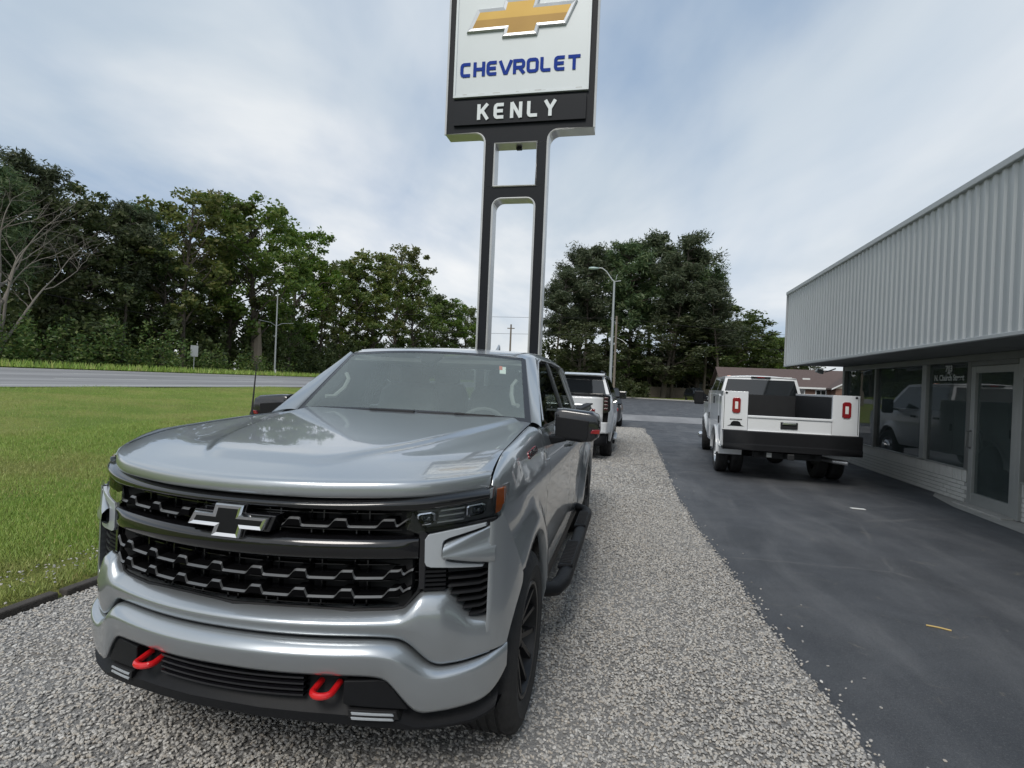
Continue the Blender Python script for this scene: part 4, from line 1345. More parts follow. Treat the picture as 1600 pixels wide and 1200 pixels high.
# ---- running boards
for sx in (-1, 1):
    mb = MB()
    y0, y1 = .66, 3.02
    pth = [(.90, .60, .46), (.97, .625, .435), (1.04, .70, .42), (1.075, .84, .425), (1.08, 1.0, .43), (1.08, 1.9, .43), (1.08, 2.75, .43), (1.07, 2.92, .42), (1.03, 3.0, .42), (.93, 3.04, .44)]
    mb.tube([(sx*a, b, c) for a, b, c in pth], .052, 12, squash=.8)
    rb = mb.build('running_board', MT['plastic'], truck, True)
    for a, b in ((.98, 1.62), (2.08, 2.66)):
        mb = MB(); mb.hexa([(sx*(1.02), a, .45), (sx*1.125, a+.04, .45), (sx*1.125, b-.04, .45), (sx*1.02, b, .45), (sx*1.025, a, .482), (sx*1.118, a+.04, .482), (sx*1.118, b-.04, .482), (sx*1.025, b, .482)])
        sp = mb.build('step_pad', MT['plastic'], rb, bevel=.01)
        mb = MB()
        for q in frange(a+.06, b-.06, 16): mb.box(min(sx*1.035, sx*1.11), max(sx*1.035, sx*1.11), q-.006, q+.006, .481, .487)
        mb.build('step_tread', MT['rubber'], sp)
# ---- wheels
MT['rimblack'] = pmat('black_rim_paint', (.010, .010, .011), .38, 0, .1, 8, spec=.35)
RIM = rim_mesh(.275, .262, 6, MT['rimblack'])
TYRE = tyre_mesh(.419, .275, .258)
for sx in (-1, 1):
    add_wheel(truck, RIM, TYRE, (sx*.875, 0, .419), sx)
    add_wheel(truck, RIM, TYRE, (sx*.875, 3.745, .419), sx)
# ================================================================== pylon sign
SY = 9.6
sign = tag(empty('pylon_sign', (-2.11, SY, 0)), 'tall black pylon sign with white CHEVROLET panel and KENLY nameplate behind the pickup', 'sign')
MT['signblack'] = pmat('sign_black_enamel', (.008, .010, .014), .5, 0, .25, 40, bump=.12, bscale=300, spec=.2)
MT['signwhite'] = pmat('sign_white_acrylic', (.58, .625, .65), .35, 0, .05, 1.5, coat=.3)
MT['signblue'] = pmat('sign_blue_vinyl', (.022, .050, .27), .75, 0, .1, 10, spec=.08)
MT['signletter'] = pmat('sign_pale_letters', (.62, .66, .68), .4, 0, .05, 10)
MT['trim'] = pmat('sign_edge_aluminium', (.58, .575, .56), .36, .7, .2, 3, bump=.05, bscale=20)
def arc(cx, cz, r, a0, a1, n=7): return [(cx+r*math.cos(R(a)), cz+r*math.sin(R(a))) for a in frange(a0, a1, n)]
ox = 2.11
def sprism(name, poly, d0, d1, parent, face, side=None, bevel=0):
    n = len(poly); mb = MB()
    f = lambda a, b, d: (a+ox, d, b)
    vs = [f(a, b, d0) for a, b in poly] + [f(a, b, d1) for a, b in poly]
    mb.add(vs, [tuple(range(n)), tuple(range(2*n-1, n-1, -1))])
    if side: mb.cur = 1
    mb.add(vs, [(i, i+n, (i+1) % n + n, (i+1) % n) for i in range(n)])
    return mb.build(name, [face, side] if side else face, parent, bevel=bevel)
up_poly = [(-2.697, 5.865)] + arc(-2.877, 5.885, .18, 0, 90)[1:] + [(-3.437, 6.065), (-3.437, 9.15), (-.788, 9.15), (-.788, 6.065)] + arc(-1.393, 5.885, .18, 90, 180) + [(-1.573, 5.865), (-1.759, 5.865), (-2.513, 5.865)]
cab = sprism('cabinet', up_poly, 0, .30, sign, MT['signblack'], MT['trim'])
sprism('post_section', [(-2.697, 5.115), (-2.697, 5.862), (-2.513, 5.862), (-2.513, 5.115)], 0, .30, sign, MT['signblack'], MT['trim'])
sprism('post_section', [(-1.759, 5.115), (-1.759, 5.862), (-1.573, 5.862), (-1.573, 5.115)], 0, .30, sign, MT['signblack'], MT['trim'])
low = [(-2.697, 0), (-2.697, 5.112), (-1.573, 5.112), (-1.573, 0), (-1.759, 0), (-1.759, 4.74)] + arc(-1.909, 4.745, .15, 0, 90)[1:] + arc(-2.363, 4.745, .15, 90, 180) + [(-2.513, 0)]
sprism('post_frame', low, 0, .30, sign, MT['signblack'], MT['trim'])
# bright edge trim round the face
def trim(pts, closed=False):
    mb = MB(); mb.tube([(a+ox, -.006, b) for a, b in pts], .019, 6); return mb.build('edge_trim', MT['trim'], sign, True)
trim([(-2.697, 0), (-2.697, 5.865)] + arc(-2.877, 5.885, .18, 0, 90)[1:] + [(-3.437, 6.065), (-3.437, 9.15)])
trim([(-1.573, 0), (-1.573, 5.865)] + arc(-1.393, 5.885, .18, 180, 90)[1:] + [(-.788, 6.065), (-.788, 9.15)])
trim([(-2.513, 0), (-2.513, 4.745)] + arc(-2.363, 4.745, .15, 180, 90)[1:] + arc(-1.909, 4.745, .15, 90, 0) + [(-1.759, 0)])
trim([(-2.513, 5.112), (-1.759, 5.112), (-1.759, 5.865), (-2.513, 5.865), (-2.513, 5.112)])
mb = MB(); mb.box(-.05, .05, .13, .21, 5.81, 5.862); mb.build('junction_box', MT['signblack'], sign, bevel=.01)
mb = MB(); mb.box(-2.9+ox, -1.35+ox, -.3, .6, -.05, .06); mb.build('footing', MT['concrete'], sign, bevel=.02)
# white face
wf = sprism('white_panel', [(-3.308, 6.70), (-3.308, 9.0), (-.906, 9.0), (-.906, 6.70)], -.035, .0, sign, MT['signwhite'], bevel=.012)
mb = MB()
for z0, z1, x0, x1 in ((6.70, 6.735, -3.308, -.906), (6.737, 9.0, -3.308, -3.27), (6.737, 9.0, -.944, -.906)):
    mb.box(x0+ox, x1+ox, -.052, -.036, z0, z1)
mb.build('panel_rim', MT['signwhite'], wf)
mb = MB()
rr = random.Random(5)
for i in range(9):
    x = rr.uniform(-3.2, -1.0); w_ = rr.uniform(.02, .14)
    mb.box(x+ox, x+w_+ox, -.0385, -.0365, 6.74, 6.74+rr.uniform(.006, .016))
mb.build('dirt_line', pmat('grime', (.42, .43, .41), .9), wf)
np_ = sprism('nameplate', [(-3.285, 6.205), (-3.285, 6.635), (-.935, 6.635), (-.935, 6.205)], -.05, .0, sign, MT['signblack'], bevel=.015)
# stroke lettering
def stroke_poly(pts, w):
    """thick mitred polyline -> list of quads"""
    P = [Vector(p) for p in pts]; L, Rr = [], []
    for i, p in enumerate(P):
        if i == 0: d = (P[1]-p).normalized(); n = Vector((-d.y, d.x)); L.append(p+n*w/2); Rr.append(p-n*w/2)
        elif i == len(P)-1: d = (p-P[i-1]).normalized(); n = Vector((-d.y, d.x)); L.append(p+n*w/2); Rr.append(p-n*w/2)
        else:
            d1 = (p-P[i-1]).normalized(); d2 = (P[i+1]-p).normalized()
            n1 = Vector((-d1.y, d1.x)); n2 = Vector((-d2.y, d2.x)); m_ = n1+n2
            k = max(.35, 1+n1.dot(n2)); m_ = m_/k
            L.append(p+m_*w/2); Rr.append(p-m_*w/2)
    return L, Rr
GL = {  # unit box 0..1 x 0..1, strokes
 'C': [[(.98,1),(.22,1),(.07,.93),(0,.80),(0,.20),(.07,.07),(.22,0),(.98,0)]],
 'H': [[(0,-.3),(0,1.3)], [(1,-.3),(1,1.3)], [(0,.5),(1,.5)]],
 'E': [[(.98,1),(.22,1),(.07,.93),(0,.80),(0,.20),(.07,.07),(.22,0),(.98,0)], [(0,.5),(.90,.5)]],
 'V': [[(-.14,1.10),(.40,0),(.60,0),(1.14,1.10)]],
 'R': [[(0,-.3),(0,1),(.78,1),(.93,.93),(1,.82),(1,.60),(.93,.47),(.78,.40),(.30,.40)], [(.05,.40),(.40,.40)], [(.50,.42),(1.08,-.14)]],
 'O': [[(.5,1),(.22,1),(.07,.93),(0,.80),(0,.20),(.07,.07),(.22,0),(.78,0),(.93,.07),(1,.20),(1,.80),(.93,.93),(.78,1),(.5,1)]],
 'L': [[(0,1.3),(0,.18),(.07,.06),(.2,0),(.98,0)]],
 'T': [[(-.16,1),(1.16,1)], [(.5,1),(.5,-.3)]],
 'K': [[(0,-.3),(0,1.3)], [(1.02,1.16),(.10,.40)], [(.36,.62),(1.06,-.16)]],
 'N': [[(0,-.3),(0,1.3)], [(1,-.3),(1,1.3)], [(-.02,1.12),(1.02,-.12)]],
 'Y': [[(-.06,1.14),(.5,.46),(1.06,1.14)], [(.5,.5),(.5,-.3)]],
}
def letters(txt, x0, z0, h, lw, gap, w, depth, mat, parent, widths=None, skew=0):
    x = x0
    for ch in txt:
        W_ = lw*(widths or {}).get(ch, 1)
        mb = MB()
        for si, st in enumerate(GL[ch]):
            a = w/2
            pts = [(x + a + p[0]*(W_-2*a) , z0 + a + p[1]*(h-2*a)) for p in st]
            pts = [(p[0], min(z0+h, max(z0, p[1]))) for p in pts]
            Lp, Rp = stroke_poly(pts, w)
            off = .0006*si
            mb.grid([[(p.x+ox, 0, p.y) for p in Lp], [(p.x+ox, -depth-off, p.y) for p in Lp], [(p.x+ox, -depth-off, p.y) for p in Rp], [(p.x+ox, 0, p.y) for p in Rp]])
        o = mb.build('letter', mat, parent)
        o.location = (0, -.0355 if parent is wf else -.0505, 0)
        x += W_+gap
    return x
letters('CHEVROLET', -3.195, 7.055, .255, .214, .0258, .056, .012, MT['signblue'], wf)
letters('KENLY', -2.845, 6.275, .275, .212, .086, .058, .018, MT['signletter'], np_)
# bowtie on the white panel
BT_T = BT
BT = [(-1, -.6), (-.30, -.6), (-.335, -1), (.30, -1), (.335, -.6), (.81, -.6), (1.0, .6), (.30, .6), (.335, 1), (-.30, 1), (-.335, .6), (-.80, .6)]
MT['gold'] = pmat('gold_print', (.40, .235, .03), .5, .2, .3, 1.3, var2=(.55, .36, .08))
MT['gold2'] = pmat('gold_print_dark', (.25, .135, .018), .5, .2, .3, 1.3, var2=(.38, .23, .045))
MT['silverprint'] = pmat('silver_print', (.42, .44, .46), .3, .6, .3, 4, var2=(.70, .71, .72))
emblem(wf, lambda a, b, d: (a-2.127+ox, -.0365-d, 8.03+b), .975, .335, .066, .045, MT['silverprint'], MT['gold'])
ii = bowtie(.975, .335, .069)
mb = MB(); f_ = lambda a, b: (a-2.127+ox, -.0365-.045*.80, 8.03+b)
mb.add([f_(*ii[0]), f_(*ii[1]), f_(*ii[2]), f_(*ii[3]), f_(*ii[4]), f_(*ii[5]), f_((ii[5][0]+ii[6][0])/2, 0), f_((ii[0][0]+ii[11][0])/2, 0)], [(0, 1, 2, 3, 4, 5, 6, 7)])
mb.build('emblem_lower_half', MT['gold2'], [o for o in wf.children if o.name.startswith('emblem')][0])  # lower half printed in a darker gold
BT = BT_T
# ================================================================== dealership building on the right
bld = tag(empty('shop_building', (5.5, 12, 0)), 'low shop building with ribbed grey metal fascia, glass front and white brick base', 'building')
BX, BY = 5.5, 12.0
MT['fascia'] = pmat('grey_ribbed_steel', (.43, .45, .46), .45, .15, .05, 1.2, rvar=.08)
t_ = MT['fascia'].node_tree; b_ = t_.nodes['Principled BSDF']
oi_ = t_.nodes.new('ShaderNodeObjectInfo'); hs_ = t_.nodes.new('ShaderNodeHueSaturation')
t_.links.new(b_.inputs['Base Color'].links[0].from_socket, hs_.inputs['Color']); t_.links.new(tramp(t_, oi_.outputs['Random'], 0, 1, .985, 1.015), hs_.inputs['Value'])
c_ = tmix(t_, tramp(t_, tnoise(t_, 1.0, 6, .7, stretch=(9, 9, .5)), .50, .78, 0, .22), hs_.outputs[0], (.30, .31, .30)); t_.links.new(c_, b_.inputs['Base Color'])
MT['frame'] = pmat('anodised_frame', (.20, .205, .20), .42, .55, .12, 6)
MT['frame2'] = pmat('pale_door_frame', (.36, .37, .36), .45, .4, .1, 6)
MT['soffit'] = pmat('soffit_paint', (.16, .165, .165), .7, 0, .15, 2)
MT['brick'] = pmat('painted_white_brick', (.57, .57, .545), .75, 0, .12, 9, bump=.35, bscale=60)
MT['mortar'] = pmat('painted_mortar', (.33, .335, .325), .9, 0, .15, 20)
MT['floor'] = pmat('showroom_floor', (.50, .48, .45), .35, 0, .12, 4)
MT['inwall'] = pmat('showroom_wall', (.72, .73, .70), .8, 0, .08, 2)
def bbox(mb, x0, x1, y0, y1, z0, z1): mb.box(x0-BX, x1-BX, y0-BY, y1-BY, z0, z1)
FXL, FZ0, FZ1, YE, YS = 4.05, 2.44, 4.32, 16.25, -3.0
# ribbed fascia sheets
pitch, n_r = .172, 6
sh_w = pitch*n_r
def sheet_mesh():
    mb = MB(); prof = []
    for i in range(n_r):
        y = -i*pitch
        prof += [(0, y), (0, y-.088), (-.024, y-.108), (-.024, y-.150), (0, y-.172)]
    rows = [[(a, b_, FZ0+.01) for a, b_ in prof], [(a, b_, FZ1) for a, b_ in prof]]
    mb.grid(rows)
    return mb.mesh('fascia_sheet', MT['fascia'])
me = sheet_mesh()
y = YE; k = 0
while y > YS:
    o = place('fascia_sheet', me, bld, loc=(FXL-BX, y-BY, 0), solid=.004)
    y -= sh_w; k += 1
mb = MB(); bbox(mb, FXL-.06, FXL+.14, YS, YE+.03, FZ1-.0, FZ1+.085); mb.build('parapet_cap', MT['fascia'], bld, bevel=.01)
mb = MB(); bbox(mb, FXL-.05, FXL+.03, YS, YE+.02, FZ0-.035, FZ0+.012); mb.build('fascia_drip_edge', MT['fascia'], bld, bevel=.006)
mb = MB(); bbox(mb, FXL-.045, FXL+.02, YE+.002, YE+.03, FZ0, FZ1); bbox(mb, FXL+.022, 16, YE-.02, YE+.02, FZ0+.02, FZ1); mb.build('fascia_end', MT['fascia'], bld)
mb = MB(); bbox(mb, FXL+.06, 16, YS, YE-.03, FZ1-.25, FZ1-.05); mb.build('roof', MT['soffit'], bld)
# soffit boards
yy = YE-.03
while yy > YS:
    mb = MB(); bbox(mb, FXL+.04, BX+.10, yy-1.18, yy, FZ0+.004, FZ0+.03); mb.build('soffit_board', MT['soffit'], bld, bevel=.006); yy -= 1.2
# header above windows
mb = MB(); bbox(mb, BX-.07, BX+.10, YS, YE-.04, 2.33, FZ0+.004); mb.build('window_header', MT['frame'], bld, bevel=.01)
# wall base: bricks
def brick_row(y0, y1, z, h, L, off, nm='brick', dep=.0, soldier=False):
    y = y0 + off
    while y > y1 + .02:
        l = min(L, y-y1)
        yield (y, l, z, h)
        y -= L
bw = MB(); bbox(bw, BX+.012, BX+.14, 10.62, YE-.06, -.05, .50); bbox(bw, BX+.012, BX+.14, YS, 9.40, -.05, .50)
base = bw.build('brick_base', MT['mortar'], bld)
BL, BH = .2032, .0677
mbk = MB(); mbk.box(0, .10, -(BL-.012), 0, 0, BH-.011); bme = mbk.mesh('brick', MT['brick'])
mbs = MB(); mbs.box(0, .10, -.0575, 0, 0, .19); sme = mbs.mesh('brick', MT['brick'])
rb_ = random.Random(2)
def bricks(y0, y1):
    for r_ in range(5):
        y = y0 - (BL/2 if r_ % 2 else 0)
        while y - BL > y1 - .03:
            o = place('brick', bme, base, loc=(BX-BX-.004+rb_.uniform(-.003, .003), y-BY, .006+r_*BH), bevel=0)
            y -= BL
    y = y0
    while y - .06 > y1 - .01:
        place('brick', sme, base, loc=(-.008+rb_.uniform(-.003, .003), y-BY, .006+5*BH+.002), bevel=0)
        y -= .0677
bricks(YE-.06, 10.62); bricks(9.40, 8.55)
mb = MB(); bbox(mb, BX-.03, BX+.13, 10.60, YE-.05, .537, .56); bbox(mb, BX-.03, BX+.13, YS, 9.42, .537, .56); mb.build('window_sill', MT['frame2'], bld, bevel=.006)
mb = MB(); bbox(mb, BX+.0, BX+.06, 10.595, 10.62, 0, .54); bbox(mb, BX+.0, BX+.06, 9.40, 9.425, 0, .54); mb.build('brick_return', MT['brick'], bld)
# frames
def mull(y0, y1, z0, z1, x0=BX-.05, x1=BX+.06, mat=None, nm='mullion'):
    mb = MB(); bbox(mb, x0, x1, y0, y1, z0, z1); return mb.build(nm, mat or MT['frame'], bld, bevel=.006)
mull(16.08, 16.20, .0, 2.44, BX-.07, BX+.08, nm='corner_post')
mull(14.20, 14.28, .56, 2.33); mull(11.98, 12.14, .56, 2.33, mat=MT['frame2'])
mull(10.56, 10.66, .56, 2.33)
mull(9.30, 9.40, .0, 2.33, mat=MT['frame2']); mull(6.9, 7.0, .56, 2.33); mull(4.4, 4.5, .56, 2.33)
def pane(y0, y1, z0=.56, z1=2.33, x=BX+.01, nm='window_pane'):
    mb = MB(); bbox(mb, x, x+.008, y0, y1, z0, z1); return mb.build(nm, MT['shop'], bld)
pane(14.28, 16.08); p2 = pane(12.14, 14.20); p3 = pane(10.66, 11.98); pane(7.0, 9.30); pane(4.5, 6.9); pane(-3, 4.4)
# street number lettering on the glass
MT['lettering'] = pmat('faded_white_vinyl', (.55, .57, .56), .6, 0, .15, 25)
rotg = (R(90), 0, R(-90))
text_obj('lettering', '703', .15, MT['lettering'], p3, (-.055+.045, 11.30-BY, 2.235), rotg, .001, .004)
text_obj('lettering', 'N. Church Street', .145, MT['lettering'], p3, (-.055+.045, 11.30-BY, 2.075), rotg, .001, .004, sx=.92)
# door
dr = mull(10.44, 10.555, .02, 2.25, BX-.045, BX+.045, MT['frame2'], 'entrance_door')
def dpart(nm, y0, y1, z0, z1, x0, x1, mat, bev=.006):
    mb = MB(); bbox(mb, x0, x1, y0, y1, z0, z1); return mb.build(nm, mat, dr, bevel=bev)
dpart('door_stile', 9.405, 9.52, .02, 2.25, BX-.045, BX+.045, MT['frame2'])
dpart('door_rail', 9.522, 10.438, .02, .20, BX-.042, BX+.042, MT['frame2']); dpart('door_rail', 9.522, 10.438, 2.14, 2.25, BX-.042, BX+.042, MT['frame2'])
dpart('door_pane', 9.522, 10.438, .20, 2.14, BX+.0, BX+.008, MT['shop'], 0)
dpart('push_bar', 9.53, 10.43, 1.10, 1.15, BX+.05, BX+.08, MT['alu'], .01)
mb = MB(); mb.tube([(-.05, 10.49-BY, .92), (-.11, 10.49-BY, .94), (-.11, 10.49-BY, 1.18), (-.05, 10.49-BY, 1.20)], .014, 8); mb.build('door_handle', MT['frame'], dr, True)
mull(9.41, 10.55, 2.255, 2.33, nm='transom_bar')
mb = MB(); bbox(mb, BX-.22, BX+.1, 9.35, 10.62, -.05, .02); mb.build('door_step', MT['concrete'], bld, bevel=.01)
# interior
mb = MB(); bbox(mb, BX+.14, 15.9, YS, YE-.05, -.02, .03); mb.build('floor', MT['floor'], bld)
mb = MB(); bbox(mb, 12.6, 12.75, YS, 16, 0, .9); bbox(mb, 12.6, 12.75, YS, 16, 2.2, 2.6); bbox(mb, 12.6, 12.75, 5.6, 6.4, .9, 2.2); bbox(mb, 12.6, 12.75, 9.6, 10.4, .9, 2.2); bbox(mb, BX+.15, 16, YS-.2, YS, 0, 2.6); bbox(mb, 15.8, 15.95, 12, YE-.05, 0, 2.6); mb.build('inner_wall', MT['inwall'], bld)
mb = MB(); bbox(mb, BX+.14, 15.9, YS, YE-.06, 2.40, 2.435); mb.build('ceiling', MT['inwall'], bld)
# far glazed end wall
mb = MB(); bbox(mb, BX+.05, 15.9, YE-.12, YE-.04, .0, .50); mb.build('end_wall', MT['inwall'], bld)
for xx in (7.6, 9.8, 12, 14):
    mb = MB(); bbox(mb, xx, xx+.09, YE-.12, YE-.03, .5, 2.4); mb.build('mullion', MT['frame'], bld)
for x0, x1 in ((BX+.08, 7.6), (7.69, 9.8), (9.89, 12), (12.09, 14), (14.09, 15.9)):
    mb = MB(); bbox(mb, x0, x1, YE-.08, YE-.072, .5, 2.4); mb.build('window_pane', MT['shop'], bld)
# asphalt apron stain strip at wall foot
mb = MB(); mb.add([(5.05, 8.2, -.008), (5.5, 8.2, -.008), (5.5, 11.6, -.008), (5.28, 11.2, -.008), (5.1, 10.2, -.008)], [(0,1,2,3,4)])
tag(mb.build('concrete_apron', MT['concrete']), kind='structure')
# office things seen through the glass
def desk(x, y, lab):
    d = tag(empty('desk', (x, y, .03)), lab, 'desk', None)
    mb = MB(); mb.box(-.4, .4, -.75, .75, .70, .74); mb.build('top', pmat('desk_laminate', (.20, .15, .11), .5), d, bevel=.008)
    for a in (-.7, .66):
        mb = MB(); mb.box(-.36, .36, a, a+.04, 0, .70); mb.build('side_panel', MT['inter'], d)
    return d
desk(7.6, 13.6, 'brown office desk inside the glass front behind the middle pane')
ch = tag(empty('office_chair', (6.5, 13.3, .03)), 'black swivel office chair inside the shop window', 'chair')
mb = MB(); mb.box(-.26, .26, -.26, .26, .44, .54); mb.build('seat', MT['seat'], ch, bevel=.04)
mb = MB(); mb.grid([[(-.24, a, z) for a in frange(-.25, .25, 5)] for z in ()] or [[(.22+.05*math.sin(z), a, z) for a in frange(-.25, .25, 5)] for z in frange(.56, 1.12, 5)]); mb.build('backrest', MT['seat'], ch, True, solid=.07)
mb = MB(); mb.tube([(0, 0, .1), (0, 0, .45)], .03, 8); mb.build('gas_column', MT['chrome'], ch, True)
for a in range(5):
    t_ = a*2*math.pi/5; mb = MB(); mb.tube([(0, 0, .12), (.28*math.cos(t_), .28*math.sin(t_), .06)], [.03, .02], 6); mb.tube([(.28*math.cos(t_), .28*math.sin(t_)-.02, .03), (.28*math.cos(t_), .28*math.sin(t_)+.02, .03)], .03, 8); mb.build('leg', MT['plastic'], ch, True)
bn = MB(); bn.box(-.95, .95, -.002, .002, -.13, .13); o = bn.build('banner', pmat('yellow_banner', (.55, .42, .06), .6, 0, .1, 3), loc=(6.62, YE-.14, 2.22))
tag(o, 'yellow banner with dark print hung at top of the far glass pane', 'banner')
bn = MB()
for r_, z in ((0, .03), (1, -.06)):
    x = -.45 if r_ == 0 else -.1
    while x < .8:
        w_ = rb_.uniform(.03, .06); bn.box(x, x+w_, -.004, -.0025, z-.03, z+.03); x += w_+.018
bn.box(-.85, -.52, -.004, -.0025, -.04, .06)
bn.build('print', MT['dark'], o)
# flood light under the fascia end
fl = tag(empty('flood_light', (5.05, 16.32, 2.40)), 'small grey flood light fixed under the far end of the fascia', 'light')
mb = MB(); mb.tube([(.25, 0, .0), (.12, .05, -.06), (0, .06, -.10)], .018, 6); mb.build('bracket', MT['frame'], fl, True)
mb = MB(); mb.hexa([(-.22, -.02, -.10), (-.05, -.02, -.16), (-.05, .16, -.16), (-.22, .16, -.10), (-.18, 0, .0), (-.02, 0, -.06), (-.02, .14, -.06), (-.18, .14, .0)]); mb.build('housing', MT['frame2'], fl, bevel=.015)
# ================================================================== other vehicles (local: x right, y forward, z up, origin at rear axle)
MT['darkglass'] = pmat('dark_car_glass', (.012, .014, .016), .04, 0, .1, 3, coat=1.0)
MT['smoke'] = pmat('smoked_red_lens', (.05, .012, .014), .15, 0, .1, 20, coat=1)
MT['steel'] = pmat('black_steel', (.02, .021, .023), .5, .3, .2, 10)
MT['rimsteel'] = pmat('polished_rim', (.55, .56, .57), .25, .9, .1, 8)
MT['grill'] = pmat('white_lens', (.75, .74, .72), .3, 0, .05, 20, coat=.5)
def arch_cols(y0, y1, arches, Ra, n=16):
    ys = frange(y0, y1, n)
    for c in arches:
        ys = [y for y in ys if abs(y-c) > Ra+.01] + [c-Ra*math.cos(math.pi*k/20) for k in range(21)] + [c-Ra-.001, c+Ra+.001]
    return sorted(y for y in ys if y0-1e-6 <= y <= y1+1e-6)
def side_skin(mb, sx, y0, y1, arches, Ra, zcen, zb, zt, uf, nz=14, n=16, ret=.05):
    cols = []
    for y in arch_cols(y0, y1, arches, Ra, n):
        b_ = zb(y)
        for c in arches:
            d = Ra*Ra-(y-c)**2
            if d >= 0: b_ = max(b_, zcen+math.sqrt(d))
        t_ = zt(y)
        pr = [(uf(y, b_)-ret, b_), (uf(y, b_)-.004, b_+.001)] + [(uf(y, lerp(b_+.004, t_, k/nz)), lerp(b_+.004, t_, k/nz)) for k in range(nz+1)]
        cols.append([(sx*a, y, z) for a, z in pr])
    mb.grid(cols)
    return cols
def quadpanel(name, pts, mat, parent, thick=.01, bevel=.004, nrm=None):
    """flat polygon in 3d thickened along its normal"""
    P = [Vector(p) for p in pts]
    n = (P[1]-P[0]).cross(P[2]-P[0]).normalized() if nrm is None else Vector(nrm)
    mb = MB(); k = len(P)
    mb.add([p for p in P] + [p-n*thick for p in P], [tuple(range(k)), tuple(range(2*k-1, k-1, -1))] + [(i, i+k, (i+1) % k+k, (i+1) % k) for i in range(k)])
    return mb.build(name, mat, parent, bevel=bevel)

# ---------------------------------------------------------------- white utility service truck
sv = tag(empty('service_truck', (3.0, 12.55, -.012), R(-2)), 'white service truck with tool box bed seen from behind on the asphalt', 'truck')
for sx in (-1, 1):
    poly = [(-1.06, .64), (-.98, .60), (-.53, .60), (-.53, .42)] + [(-.52*math.cos(math.pi*k/16), .46+.50*math.sin(math.pi*k/16)) for k in range(17)] + [(.53, .42), (.53, .56), (1.72, .56), (1.72, 1.70), (-1.06, 1.70)]
    poly = [p for i, p in enumerate(poly) if p[1] >= .455 or True]
    mb = MB(); mb.prism(poly, lambda a, b, d: (sx*d, a, b), .735, 1.19)
    bx_ = mb.build('tool_box', MT['white'], sv, bevel=.012)
    for y0, y1, z0, z1, lat in ((1.20, 1.68, .62, 1.63, (1.26, 1.12)), (-.50, 1.16, 1.04, 1.63, (.33, 1.50)), (-1.0, -.54, .70, 1.60, (-.62, 1.12))):
        mb = MB(); mb.box(min(sx*1.188, sx*1.207), max(sx*1.188, sx*1.207), y0, y1, z0, z1); d_ = mb.build('box_door', MT['white'], bx_, bevel=.010)
        mb = MB(); mb.box(min(sx*1.206, sx*1.222), max(sx*1.206, sx*1.222), lat[0]-.04, lat[0]+.04, lat[1]-.075, lat[1]+.075); mb.build('latch', MT['plastic'], d_, bevel=.008)
    mb = MB(); rows = []
    for k in range(0, 17):
        a = math.pi*k/16
        rows.append([(sx*x, -.545*math.cos(a), .46+.525*math.sin(a)) for x in (1.17, 1.235)] + [(sx*x, -.50*math.cos(a), .46+.48*math.sin(a)) for x in (1.235, 1.17)])
    mb.grid(rows); mb.build('wheel_flare', MT['white'], bx_, True, 30)
    mb = MB(); mb.prism([(-.075, -.12), (-.045, -.15), (.045, -.15), (.075, -.12), (.075, .12), (.045, .15), (-.045, .15), (-.075, .12)], lambda a, b, d: (sx*.925 + a - .08*(sx < 0)*0 + (-.02 if sx < 0 else .045), -1.062-d, 1.43+b), 0, .022)
    tl = mb.build('tail_light', MT['redlens'], bx_, bevel=.008)
    mb = MB(); cx = sx*.925 + (-.02 if sx < 0 else .045); mb.box(cx-.028, cx+.028, -1.0875, -1.083, 1.36, 1.50); mb.build('reverse_light', MT['grill'], tl, bevel=.002)
    mb = MB(); cx = sx*1.13; mb.lathe([(.022, -1.064), (.022, -1.070), (.001, -1.071)], 10, (cx if sx > 0 else -1.13, 0, 1.665), 'y'); mb.build('fastener', MT['plastic'], bx_)
    if sx < 0:
        mb = MB(); mb.prism([(-.15, -.02), (.15, -.02), (.10, .0), (.075, .055), (.04, .075), (-.04, .075), (-.075, .055), (-.10, 0)], lambda a, b, d: (-.945+a, -1.062-d, 1.05+b), 0, .006); mb.build('maker_emblem', MT['plastic'], bx_)
        mb = MB(); x = -1.05
        for k in range(9): mb.box(x, x+.019, -1.068, -1.062, 1.148, 1.168); x += .0245
        mb.build('maker_plate', MT['plastic'], bx_)
for s_ in (-1, 1):
    for nm_, y0_, z0_, z1_ in (('hinge', -1.066, .99, 1.0), ('panel_seam', -1.0635, .975, 1.66)):
        mb = MB(); x_ = s_*1.165; mb.box(x_-.004, x_+.004, y0_, -1.06, z0_, z1_); mb.build(nm_, MT['steel'], sv)
mb = MB(); mb.box(-.73, .73, -1.075, -1.02, .945, 1.235); tg = mb.build('tailgate', MT['white'], sv, bevel=.01)
for z0, z1 in ((1.205, 1.25), (.93, .965)):
    mb = MB(); mb.box(-.735, .735, -1.10, -1.015, z0, z1); mb.build('tailgate_rib', MT['white'], tg, bevel=.01)
mb = MB(); mb.box(-.15, .15, -1.10, -1.074, 1.02, 1.15); hd = mb.build('tailgate_handle', MT['steel'], tg, bevel=.01)
mb = MB(); mb.box(-.12, .12, -1.125, -1.099, 1.10, 1.145); mb.build('handle_bar', MT['chrome'], hd, bevel=.008)
mb = MB(); mb.box(-.73, .73, 1.66, 1.72, .8, 1.64); mb.build('headboard', MT['steel'], sv)
for s_ in (-1, 1):
    mb = MB(); mb.box(min(s_*.722, s_*.734), max(s_*.722, s_*.734), -1.0, 1.655, .9, 1.66); mb.build('bed_liner', MT['steel'], sv)
mb = MB(); mb.box(-.735, .735, -1.0, 1.66, .86, .90); mb.build('bed_floor', MT['steel'], sv)
